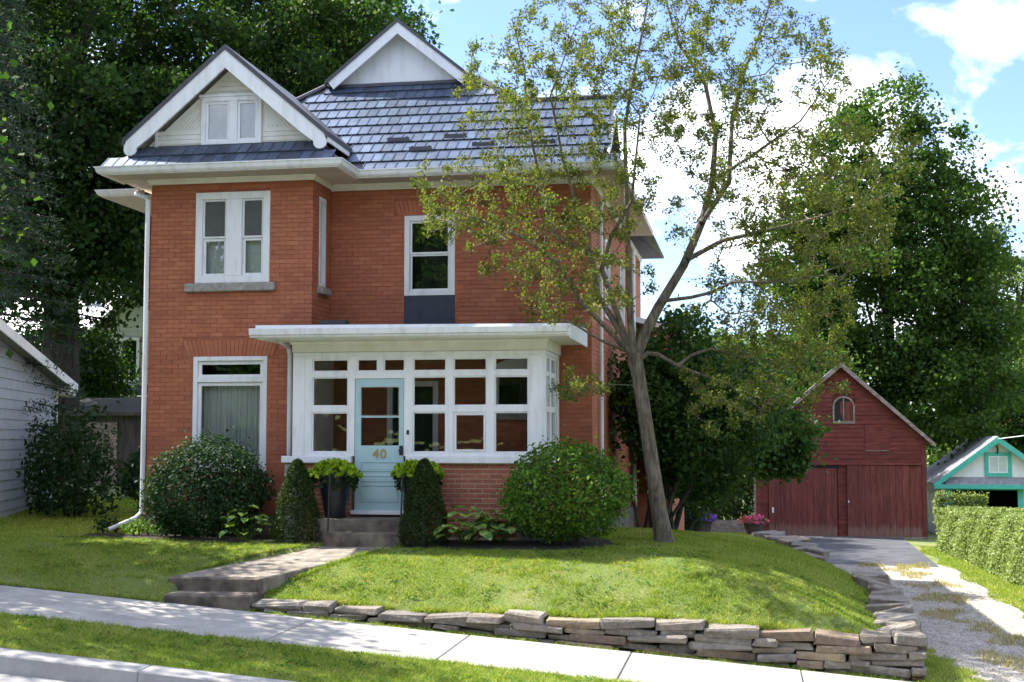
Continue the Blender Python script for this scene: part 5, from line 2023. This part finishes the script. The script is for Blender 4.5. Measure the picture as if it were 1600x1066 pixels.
# lower front: posts, jambs, doors of upright planks
MB().box(bx0 - .02, bx0 + .13, BY - .03, BY + .028, BZ, bev - .1).build('corner_board', 'barn', barn)
MB().box(bx1 - .13, bx1 + .02, BY - .03, BY + .028, BZ, bev - .1).build('corner_board', 'barn', barn)
MB().box(bx0 + .14, bx1 - .14, BY - .10, BY - .03, .80, .87).build('door_track', 'barn', barn)
for k, (a, b) in enumerate(((bx0 + .135, .58), (2.84, 3.12))):
    zz = BZ
    while zz < .78:
        MB().box(a, b, BY - .006 - random.uniform(0, .004), BY + .028, zz, zz + .135).build('siding_board', 'barn', barn)
        zz += .142
dl = MB().box(.60, 2.80, BY - .005, BY + .028, BZ + .05, .70).build('sliding_door', 'barndoor', barn)
x = .60
while x < 2.78:
    w_ = min(random.uniform(.16, .21), 2.80 - x)
    MB().box(x, x + w_ - .007, BY - .04 - random.uniform(0, .006), BY - .006, BZ + .04, .69).build('plank', 'barndoor', dl)
    x += w_
MB().box(.70, .76, BY - .07, BY - .048, -.78, -.60).build('handle', 'galv', dl)
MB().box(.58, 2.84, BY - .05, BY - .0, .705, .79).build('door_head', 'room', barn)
drr = MB().box(3.125, 5.10, BY - .045, BY + .026, BZ + .05, .74).build('sliding_door', 'barndoor', barn)
x = 3.125
first = True
while x < 5.07:
    w_ = .36 if first else min(random.uniform(.17, .22), 5.10 - x)
    o_ = .10 if first else .075
    MB().box(x, x + w_ - .007, BY - o_ - random.uniform(0, .008), BY - .046, BZ + .02 + random.uniform(0, .03), .78).build('plank', 'barndoor', drr)
    first = False
    x += w_
MB().box(3.14, 3.18, BY - .14, BY - .112, -.42, -.36).build('handle', 'galv', drr)
x = 5.11
while x < bx1 - .14:
    w_ = min(.19, bx1 - .135 - x)
    MB().box(x, x + w_ - .006, BY - .012 - random.uniform(0, .008), BY + .028, BZ, .78).build('plank', 'barndoor', barn)
    x += w_
MB().box(bx0, bx1, BY - .25, BY + .02, BZ - .2, BZ + .035).build('threshold', 'oldconcrete', barn)
MB().box(bx0 - .09, bx0 - .021, BY - .02, BY + .10, BZ, 1.3).build('corner_board', 'oldwood', barn)
rf_ = MB()
ov = .30
for s in (-1, 1):
    xe_ = bx0 - ov if s < 0 else bx1 + ov
    sl_ = (bpz - bev) / abs(bpk - (bx0 if s < 0 else bx1))
    ze_ = bpz + .06 - abs(xe_ - bpk) * sl_
    rf_.prism([(bpk, BY - .22, bpz + .06), (xe_, BY - .22, ze_), (xe_, BY - .22, ze_ - .05), (bpk, BY - .22, bpz + .01)], (0, 8.0, 0))
rf_o = rf_.build('roof', 'shingle', barn)
bb = MB()
for s in (-1, 1):
    xe_ = bx0 - ov if s < 0 else bx1 + ov
    sl_ = (bpz - bev) / abs(bpk - (bx0 if s < 0 else bx1))
    ze_ = bpz - abs(xe_ - bpk) * sl_
    bb.prism([(bpk, BY - .25, bpz + .05), (xe_, BY - .25, ze_ + .05), (xe_, BY - .25, ze_ - .08), (bpk, BY - .25, bpz - .12)], (0, .028, 0))
bb.build('bargeboard', 'oldwood', barn)
MB().box(bpk - .04, bpk + .04, BY - .28, BY - .2, bpz + .04, bpz + .3).build('finial', 'oldwood', barn)

# ------------------------------------------------------------------ turquoise-trimmed garage
GY_ = 55.0
gp = lambda x, y: at(x, y, GY_)
ga = thing('garage', 'small white garage with turquoise trim behind the hedge', 'garage', (9.4, GY_, -2.3))
ax_, az_ = gp(1557, 684)[0], gp(1557, 684)[2]
lx, lz = gp(1457, 757)[0], gp(1457, 757)[2]
gsl = (az_ - lz) / (ax_ - lx)
rx_ = 2 * ax_ - lx
wl, wr = lx + .35, rx_ - .35
holes = [(gp(1488, 770)[0], gp(1590, 770)[0], -3, gp(1540, 766)[2])]
zb_ = gp(1540, 752)[2]
holed(MB(), wl, wr, -2.6, zb_, holes, GY_, GY_ + .12).build('wall', 'white', ga)
MB().prism([(wl, GY_, zb_ + .002), (wr, GY_, zb_ + .002), (ax_, GY_, az_ - .15)], (0, .12, 0)).build('gable_face', 'white', ga)
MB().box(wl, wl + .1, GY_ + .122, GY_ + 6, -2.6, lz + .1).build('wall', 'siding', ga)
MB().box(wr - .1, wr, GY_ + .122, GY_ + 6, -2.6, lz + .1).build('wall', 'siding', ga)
MB().box(wl + .1, wr - .1, GY_ + 5.9, GY_ + 6, -2.6, zb_).build('wall', 'room', ga)
MB().box(holes[0][0] + .9, holes[0][0] + 1.5, GY_ + 5.6, GY_ + 5.7, -.35, -.2).build('shelf_board', 'oldwood', ga)
rf = MB()
for s in (-1, 1):
    xe_ = ax_ + s * (ax_ - lx)
    rf.prism([(ax_, GY_ - .35, az_ + .06), (xe_, GY_ - .35, lz + .06), (xe_, GY_ - .35, lz - .02), (ax_, GY_ - .35, az_ - .02)], (0, 6.6, 0))
rf.build('roof', 'shingle', ga)
bb = MB()
for s in (-1, 1):
    xe_ = ax_ + s * (ax_ - lx)
    bb.prism([(ax_, GY_ - .38, az_ + .03), (xe_, GY_ - .38, lz + .03), (xe_, GY_ - .38, lz - .17), (ax_, GY_ - .38, az_ - .20)], (0, .03, 0))
bb.build('bargeboard', 'teal', ga)
pz_ = gp(1540, 757)[2]
MB().box(lx + .02, rx_ - .02, GY_ - .42, GY_ - .30, pz_ - .16, pz_).build('fascia', 'teal', ga)
MB().prism([(wl + .1, GY_ - .3, pz_ + .002), (wl + .1, GY_ - .002, pz_ + .28), (wl + .1, GY_ - .002, pz_ + .002)], (wr - wl - .2, 0, 0)).build('pent_roof', 'shingle', ga)
MB().box(holes[0][0] - .26, holes[0][0], GY_ - .03, GY_ + .1, -2.5, pz_ - .18).build('door_post', 'teal', ga)
MB().box(holes[0][1], holes[0][1] + .22, GY_ - .03, GY_ + .1, -2.5, pz_ - .18).build('door_post', 'teal', ga)
MB().box(holes[0][0] + .0, holes[0][1], GY_ - .03, GY_ + .1, holes[0][3], pz_ - .18).build('door_lintel', 'teal', ga)
wx0, wx1, wz0_, wz1_ = gp(1538, 707)[0], gp(1580, 707)[0], gp(1560, 745)[2], gp(1560, 707)[2]
w = MB()
frame(w, wx0, wx1, wz0_, wz1_, .14, GY_ - .05, GY_ - .002)
win = w.build('window', 'teal', ga)
MB().box(wx0 + .14, wx1 - .14, GY_ - .02, GY_ - .004, wz0_ + .14, wz1_ - .14).build('pane', 'curtain', win)
mid = MB()
frame(mid, wx0 + .145, wx1 - .145, wz0_ + .145, wz1_ - .145, .05, GY_ - .04, GY_ - .022)
mid.box((wx0 + wx1) / 2 - .02, (wx0 + wx1) / 2 + .02, GY_ - .038, GY_ - .023, wz0_ + .2, wz1_ - .2)
mid.build('sash', 'white', win)
MB().tube([(ax_, GY_ - .06, az_ - .62), (ax_ + .02, GY_ - .15, az_ - .45), (ax_, GY_ - .02, az_ - .32)], .03, 6).build('lamp_hook', 'black', ga)

# ------------------------------------------------------------------ white garage at the left
P1 = Vector((-16.14, 29.5, 0))
aw = Vector((-math.sin(math.radians(18.4)), math.cos(math.radians(18.4)), 0))
nw = Vector((aw.y, -aw.x, 0))
wg = thing('siding_garage', 'white clapboard garage in shade at the left edge', 'garage', tuple(P1))


def gpt(tt, n_, z_):
    p = P1 - aw * tt + nw * n_
    return (p.x, p.y, z_)


gtopz = lambda tt: 2.93 + .105 * tt
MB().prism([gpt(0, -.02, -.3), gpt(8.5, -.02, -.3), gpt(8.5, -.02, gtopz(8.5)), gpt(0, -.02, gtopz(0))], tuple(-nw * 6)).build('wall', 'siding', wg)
z = .05
while z < 3.75:
    t0, t1 = max(0.0, (z - 2.93) / .105), max(0.0, (z + .19 - 2.93) / .105)
    if t0 < 8.0:
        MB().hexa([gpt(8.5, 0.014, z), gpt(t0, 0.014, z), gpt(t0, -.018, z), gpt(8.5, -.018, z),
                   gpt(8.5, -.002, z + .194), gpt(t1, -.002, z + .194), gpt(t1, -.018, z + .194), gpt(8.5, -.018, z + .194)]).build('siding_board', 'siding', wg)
    z += .2
rfm = MB()
rfm.prism([gpt(-.75, .32, gtopz(-.75) + .12), gpt(9, .32, gtopz(9) + .12), gpt(9, .32, gtopz(9) + .02), gpt(-.75, .32, gtopz(-.75) + .02)], tuple(-nw * 6.6))
rfm.build('roof', 'shingle', wg)
MB().prism([gpt(-.78, .34, gtopz(-.78) + .13), gpt(9, .34, gtopz(9) + .13), gpt(9, .34, gtopz(9) - .07), gpt(-.78, .34, gtopz(-.78) - .07)], tuple(-nw * .03)).build('bargeboard', 'white', wg)
MB().prism([gpt(0.0, .30, gtopz(-.0) - .03), gpt(-.7, .30, gtopz(-.7) - .03), gpt(-.7, .30, gtopz(-.7) - .2), gpt(0.0, .30, gtopz(0.0) - .22)], tuple(-nw * .3)).build('eave_return', 'white', wg)
MB().prism([gpt(0.0, .018, -.2), gpt(.12, .018, -.2), gpt(.12, .018, 2.92), gpt(0.0, .018, 2.92)], tuple(-nw * .03)).build('corner_board', 'white', wg)

# ------------------------------------------------------------------ pale green house behind
ph = thing('neighbour_house', 'pale green clapboard house with silver roof seen past the left wall', 'house', (-26, 52, 0))
MB().box(-32, -26.5, 52.6, 58, -.5, 5.5).build('wall', 'paleside', ph)
MB().prism([(-32.4, 52.2, 5.45), (-22.8, 52.2, 5.45), (-22.8, 56.5, 8.6), (-32.4, 56.5, 8.6)], (0, 0, .14)).build('roof', 'silver', ph)
for k in range(9):
    MB().prism([(-32.4, 52.6 + k * .43, 5.92 + k * .315), (-22.8, 52.6 + k * .43, 5.92 + k * .315), (-22.8, 52.64 + k * .43, 5.96 + k * .315), (-32.4, 52.64 + k * .43, 5.96 + k * .315)], (0, 0, .05)).build('roof_rib', 'silver', ph)
MB().box(-32.5, -26.4, 52.05, 52.2, 5.36, 5.55).build('gutter', 'galv', ph)
gwx0, gwx1, gpy = -26.5, -20.5, 50.6
MB().prism([(gwx0, gpy, -.5), (gwx1, gpy, -.5), (gwx1, gpy, 5.6), (-23.5, gpy, 8.0), (gwx0, gpy, 5.6)], (0, 6, 0)).build('gable_wall', 'paleside', ph)
z = 2.4
while z < 7.6:
    k = max(0, (z + .2 - 5.6) / .8)
    MB().hexa([(gwx0 + k, gpy - .03, z), (gwx1 - k, gpy - .03, z), (gwx1 - k, gpy - .001, z), (gwx0 + k, gpy - .001, z),
               (gwx0 + k, gpy - .012, z + .2), (gwx1 - k, gpy - .012, z + .2), (gwx1 - k, gpy - .001, z + .2), (gwx0 + k, gpy - .001, z + .2)]).build('siding_board', 'paleside', ph)
    z += .21
rfm = MB()
for s in (-1, 1):
    rfm.prism([(-23.5, gpy - .35, 8.25), (-23.5 + s * 3.4, gpy - .35, 5.5), (-23.5 + s * 3.4, gpy - .35, 5.36), (-23.5, gpy - .35, 8.1)], (0, 7, 0))
rfm.build('gable_roof', 'silver', ph)
w = MB()
pw = [at(188, 528, gpy), at(218, 598, gpy)]
frame(w, pw[0][0], pw[1][0], pw[1][2], pw[0][2], .12, gpy - .09, gpy - .032)
w.box((pw[0][0] + pw[1][0]) / 2 - .03, (pw[0][0] + pw[1][0]) / 2 + .03, gpy - .085, gpy - .034, pw[1][2] + .12, pw[1][2] + .75)
win = w.build('window', 'white', ph)
MB().box(pw[0][0] + .1, pw[1][0] - .1, gpy - .05, gpy - .04, pw[1][2] + .1, pw[0][2] - .1).build('pane', 'gableglass', win)
MB().box(pw[0][0] + .1, pw[1][0] - .1, gpy - .036, gpy - .033, pw[1][2] + .1, pw[0][2] - .1).build('blind', 'room', win)
MB().prism([(pw[0][0] - .5, gpy - .04, 3.7), (pw[1][0] + 2, gpy - .04, 3.7), (pw[1][0] + 2, gpy - 1.2, 3.2), (pw[0][0] - .5, gpy - 1.2, 3.2)], (0, 0, .1)).build('awning_roof', 'navy', ph)

# dark shed between garage and brick house
sh_ = thing('garden_shed', 'dark shaded wooden shed with a pale door left of the brick house', 'shed', (-18.6, 38, 0))
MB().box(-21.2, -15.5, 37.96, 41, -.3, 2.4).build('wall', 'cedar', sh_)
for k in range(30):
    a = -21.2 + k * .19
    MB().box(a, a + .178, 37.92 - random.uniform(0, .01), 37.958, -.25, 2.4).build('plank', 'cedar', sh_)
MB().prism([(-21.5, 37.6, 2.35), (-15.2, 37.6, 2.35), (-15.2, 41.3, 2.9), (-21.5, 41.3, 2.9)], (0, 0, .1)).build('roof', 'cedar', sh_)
dd = MB().box(-19.85, -18.75, 37.86, 37.905, -.2, 2.15).build('door', 'oldwood', sh_)
MB().box(-18.9, -18.86, 37.82, 37.858, .9, 1.0).build('handle', 'black', dd)

# brown roofed house far right
bh = thing('distant_house', 'distant house with brown shingle roof behind the right trees', 'house', (15, 84, -2.5))
MB().box(12.8, 24, 82, 90, -2.8, 2.4).build('wall', 'cream', bh)
MB().prism([(12.2, 81.3, 2.2), (24.5, 81.3, 2.2), (24.5, 86, 5.2), (12.2, 86, 5.2)], (0, 0, .15)).build('roof', 'brownroof', bh)

# ------------------------------------------------------------------ shaded bushes at the left
for k, (x, y, rx, rz, lb) in enumerate(((-13.6, 25.6, 1.0, 1.35, 'dark leafy bush in front of the white garage'), (-15.2, 27.0, 1.1, 1.2, 'dark bush at the left edge below the spruce'),
                                        (-15.0, 31.9, .6, .8, 'dark bush between garage and shed'), 
                                        (-12.2, 27.5, .8, .6, 'low dark bush beside the shaded lawn'))):
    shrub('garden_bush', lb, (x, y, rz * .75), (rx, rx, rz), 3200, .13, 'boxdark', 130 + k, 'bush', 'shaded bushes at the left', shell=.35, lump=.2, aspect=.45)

# ------------------------------------------------------------------ mulch beds
def bed(name, label, outline, dz=.014):
    mb = MB()
    pts = [(x, y, float(gz(x, y)) + dz) for x, y in outline]
    cx_, cy_ = sum(p[0] for p in pts) / len(pts), sum(p[1] for p in pts) / len(pts)
    c = (cx_, cy_, float(gz(cx_, cy_)) + dz + .03)
    for k in range(len(pts)):
        mb.poly([pts[k], pts[(k + 1) % len(pts)], c])
    o = mb.build(name, 'mulch')
    tag(o, label, 'flower bed', kind='structure')


bed('mulch_bed', 'dark mulch bed under the bay window', [(-11.1, 21.45), (-10.9, 20.75), (-9.6, 20.3), (-8.0, 19.85), (-7.0, 19.65), (-6.5, 19.8), (-6.45, 21.45)])
bed('mulch_bed', 'dark mulch bed along the porch base', [(-5.2, 20.95), (-5.15, 19.75), (-4.4, 19.65), (-3.6, 19.7), (-3.0, 19.72), (-2.5, 19.85), (-2.15, 20.1), (-2.0, 20.5), (-2.1, 21.2), (-2.3, 21.8), (-2.6, 22.4), (-3.1, 22.4), (-3.1, 20.95)])

# ------------------------------------------------------------------ grass
def blades(xy, h0, h1, w, rng):
    n = len(xy)
    z = gz(xy[:, 0], xy[:, 1])
    a = rng.uniform(0, 6.283, n)
    h = rng.uniform(h0, h1, n)
    ln = rng.uniform(.3, 1.5, n) * h
    b = rng.uniform(0, 6.283, n)
    ww = w * rng.uniform(.7, 1.3, n)
    co = np.empty((n, 3, 3))
    p = np.stack([xy[:, 0], xy[:, 1], z - .004], 1)
    s = np.stack([np.cos(a) * ww, np.sin(a) * ww, 0 * a], 1)
    co[:, 0] = p - s
    co[:, 1] = p + s
    co[:, 2] = p + np.stack([np.cos(b) * ln, np.sin(b) * ln, h], 1)
    return co


def scatter(x0, x1, y0, y1, dens, keep, rng):
    n = int((x1 - x0) * (y1 - y0) * dens)
    q = np.stack([rng.uniform(x0, x1, n), rng.uniform(y0, y1, n)], 1)
    return q[keep(q[:, 0], q[:, 1])]


rg = np.random.default_rng(9)


def lawn_ok(X, Y):
    a, b = walk_edges(Y)
    ok = ~((Y > 17.55) & (Y < 20.6) & (X > a) & (X < b))
    ok &= ~((X > -7.76) & (X < -6.52) & (Y < 17.7))
    ok &= ~((X > -6.75) & (Y < 17.43))
    ok &= ~((X > -10.1) & (X < XR) & (Y > YM - .1))
    ok &= ~((X > -11) & (X < -6.4) & (Y > np.interp(X, [-11, -9.6, -8, -6.4], [20.9, 20.35, 19.9, 19.7])))
    ok &= ~((X > -6.5) & (X < -5.1) & (Y > 19.85))
    ok &= ~((X > -5.2) & (X < np.interp(Y, [19.7, 19.85, 20.1, 20.5, 22.5], [-3.0, -2.5, -2.15, -2.02, -2.5])) & (Y > 19.7) & (Y < 22.6))
    ok &= X < xw(Y) - .40
    return ok


parts = [blades(scatter(-11.5, 2.2, 17.0, 21.5, 6000, lawn_ok, rg), .014, .042, .0048, rg),
         blades(scatter(-9.8, 3.2, 13.02, 14.99, 7000, lambda X, Y: Y < 14.985, rg), .018, .052, .0046, rg),
         blades(scatter(-9.8, 3.2, 14.9, 15.05, 2600, lambda X, Y: (Y > 14.96) & (np.sin(X * 9) + np.sin(X * 23) > .3), rg), .04, .08, .006, rg),
         blades(scatter(-3.0, 2.4, 21.5, 34, 2300, lambda X, Y: lawn_ok(X, Y) & (X > XR + .05), rg), .03, .065, .008, rg),
         blades(scatter(-3.0, 2.4, 34, 44, 900, lambda X, Y: (X < xw(Y) - .5) & (X > XR + .9), rg), .04, .09, .014, rg),
         blades(scatter(-20, -10.2, 21.2, 32, 900, lambda X, Y: X < -10.15, rg), .03, .07, .012, rg),
         blades(scatter(-16, -11.5, 17.0, 21.2, 1500, lambda X, Y: X < 0, rg), .03, .07, .009, rg),
         blades(scatter(4.7, 6.2, 18, 42, 1500, lambda X, Y: (X > 4.85 + .12 * np.sin(Y * 1.7)), rg), .03, .08, .011, rg),
         blades(scatter(2.05, 3.2, 15.8, 20.5, 3200, lambda X, Y: X < np.interp(Y, [16.9, 17.2, 20.5], [2.7, 2.85, 2.35]) + .1 * np.sin(Y * 7), rg), .03, .10, .007, rg),
         blades(scatter(-6.6, 2.1, 16.96, 17.16, 3000, lambda X, Y: np.sin(X * 5.3) + np.sin(X * 13) > -.9, rg), .02, .06, .006, rg)]
# taller tufts where the mower does not reach: along the wall, path and pavement
def line_tufts(f, t0, t1, n, h0, h1, sd=.03):
    t_ = rg.uniform(t0, t1, n)
    t_ = t_[np.sin(t_ * 7.3) + np.sin(t_ * 17.1 + 1) + np.sin(t_ * 3.1) > -.9]
    p_ = np.stack(f(t_), 1) + rg.normal(size=(len(t_), 2)) * sd
    return blades(p_, h0, h1, .0055, rg)


parts += [line_tufts(lambda t_: (t_, np.full_like(t_, 17.47)), -6.4, 1.9, 9000, .04, .12),
          line_tufts(lambda t_: (walk_edges(t_)[0] - .03, t_), 17.65, 19.9, 2400, .03, .08, .02),
          line_tufts(lambda t_: (walk_edges(t_)[1] + .03, t_), 17.65, 19.9, 2400, .03, .09, .02),
          line_tufts(lambda t_: (t_, np.full_like(t_, 16.99)), -10.5, -7.8, 2200, .03, .08, .02),
          line_tufts(lambda t_: (t_, np.full_like(t_, 14.97)), -9.6, 3.0, 7000, .03, .085, .02),
          line_tufts(lambda t_: (t_, np.full_like(t_, 13.03)), -9.6, 3.0, 4000, .02, .06, .015),
          line_tufts(lambda t_: (xw(t_) - .43, t_), 17.5, 30, 7000, .04, .11, .04)]
# clumps of coarser grass
cl = scatter(-11, 1.9, 17.5, 20.8, 9, lawn_ok, rg)
cl = np.repeat(cl, 55, axis=0) + rg.normal(size=(len(cl) * 55, 2)) * .045
cl = cl[lawn_ok(cl[:, 0], cl[:, 1])]
cl2 = scatter(-9.5, 3, 13.1, 14.9, 14, lambda X, Y: X < 9, rg)
cl2 = np.repeat(cl2, 45, axis=0) + rg.normal(size=(len(cl2) * 45, 2)) * .04
cl2 = cl2[(cl2[:, 1] > 13.02) & (cl2[:, 1] < 14.98)]
parts += [blades(cl, .03, .075, .006, rg), blades(cl2, .03, .085, .006, rg)]
# clover and plantain leaves in the turf
wd = np.concatenate([scatter(-11, 1.9, 17.5, 20.8, 7, lawn_ok, rg), scatter(-9.5, 3, 13.1, 14.9, 12, lambda X, Y: X < 9, rg)])
wd = np.repeat(wd, 16, axis=0) + rg.normal(size=(len(wd) * 16, 2)) * .07
wd = wd[(lawn_ok(wd[:, 0], wd[:, 1]) & (wd[:, 1] > 17.45)) | ((wd[:, 1] > 13.03) & (wd[:, 1] < 14.97))]
wp = np.stack([wd[:, 0], wd[:, 1], gz(wd[:, 0], wd[:, 1]) + rg.uniform(.015, .045, len(wd))], 1)
o = leaves('lawn_weeds', wp, .035, 'box', None, up=1.6, aspect=.9, rng=rg)
tag(o, 'clover and plantain leaves dotted through the turf', 'weeds', kind='stuff')
co = np.concatenate(parts).reshape(-1, 3)
o = put('lawn_grass', fast_mesh('lawn_grass', co, np.arange(len(co)).reshape(-1, 3)), 'grass')
tag(o, 'short mown grass of the lawns and verge', 'grass', kind='stuff')
# dry grass down the middle of the drive
dq = scatter(2.3, 5.0, 18, 36, 620, lambda X, Y: (np.abs(X - 3.75 - .15 * np.sin(Y * .9)) < .42 + .25 * np.sin(Y * 2.3)) & (np.sin(X * 4 + Y * 1.3) + np.sin(Y * 2.9 - X * 3) > -.2), rg)
dq2 = scatter(2.2, 4.9, 34.6, 35.5, 1200, lambda X, Y: np.sin(X * 5) + np.sin(X * 2.2) > .2, rg)
co = np.concatenate([blades(dq, .03, .12, .008, rg), blades(dq2, .02, .08, .012, rg)]).reshape(-1, 3)
o = put('drive_grass', fast_mesh('drive_grass', co, np.arange(len(co)).reshape(-1, 3)), 'straw')
tag(o, 'dry yellowed grass down the middle of the gravel drive', 'grass', kind='stuff')

wr_ = thing('overhead_wire', 'thin wire from the turquoise garage peak to the right', 'wire', tuple(at(1560, 686, 54.6)))
MB().tube([at(1560, 686, 54.6), at(1600, 681, 54.2), at(1700, 660, 53.5)], .02, 5).build('cable', 'galv', wr_)

# loose stones on the gravel
pq = scatter(2.0, 4.95, 17.3, 35, 420, lambda X, Y: X > xw(Y) + .05, rg)
pc = np.stack([pq[:, 0], pq[:, 1], gz(pq[:, 0], pq[:, 1]) + .014], 1)
pn = len(pc)
pr = rg.uniform(.006, .022, pn)[:, None]
ang = rg.uniform(0, 6.283, pn)
ring = [pc + pr * np.stack([np.cos(ang + k * 1.571) * rg.uniform(.7, 1.2, pn), np.sin(ang + k * 1.571) * rg.uniform(.7, 1.2, pn), 0 * ang], 1) for k in range(4)]
apex = pc + pr * np.stack([rg.uniform(-.3, .3, pn), rg.uniform(-.3, .3, pn), rg.uniform(.6, 1.0, pn)], 1)
co = np.stack(ring + [apex], 1).reshape(-1, 3)
b5 = np.arange(pn)[:, None] * 5
fc = np.concatenate([b5 + np.array([[k, (k + 1) % 4, 4]]) for k in range(4)])
o = put('gravel_stones', fast_mesh('gravel_stones', co, fc), mat('loose_gravel', (0.24, 0.215, 0.18), (0.48, 0.44, 0.38), 9, .95, .2, piece=.35))
tag(o, 'loose gravel scattered over the drive', 'gravel', kind='stuff')
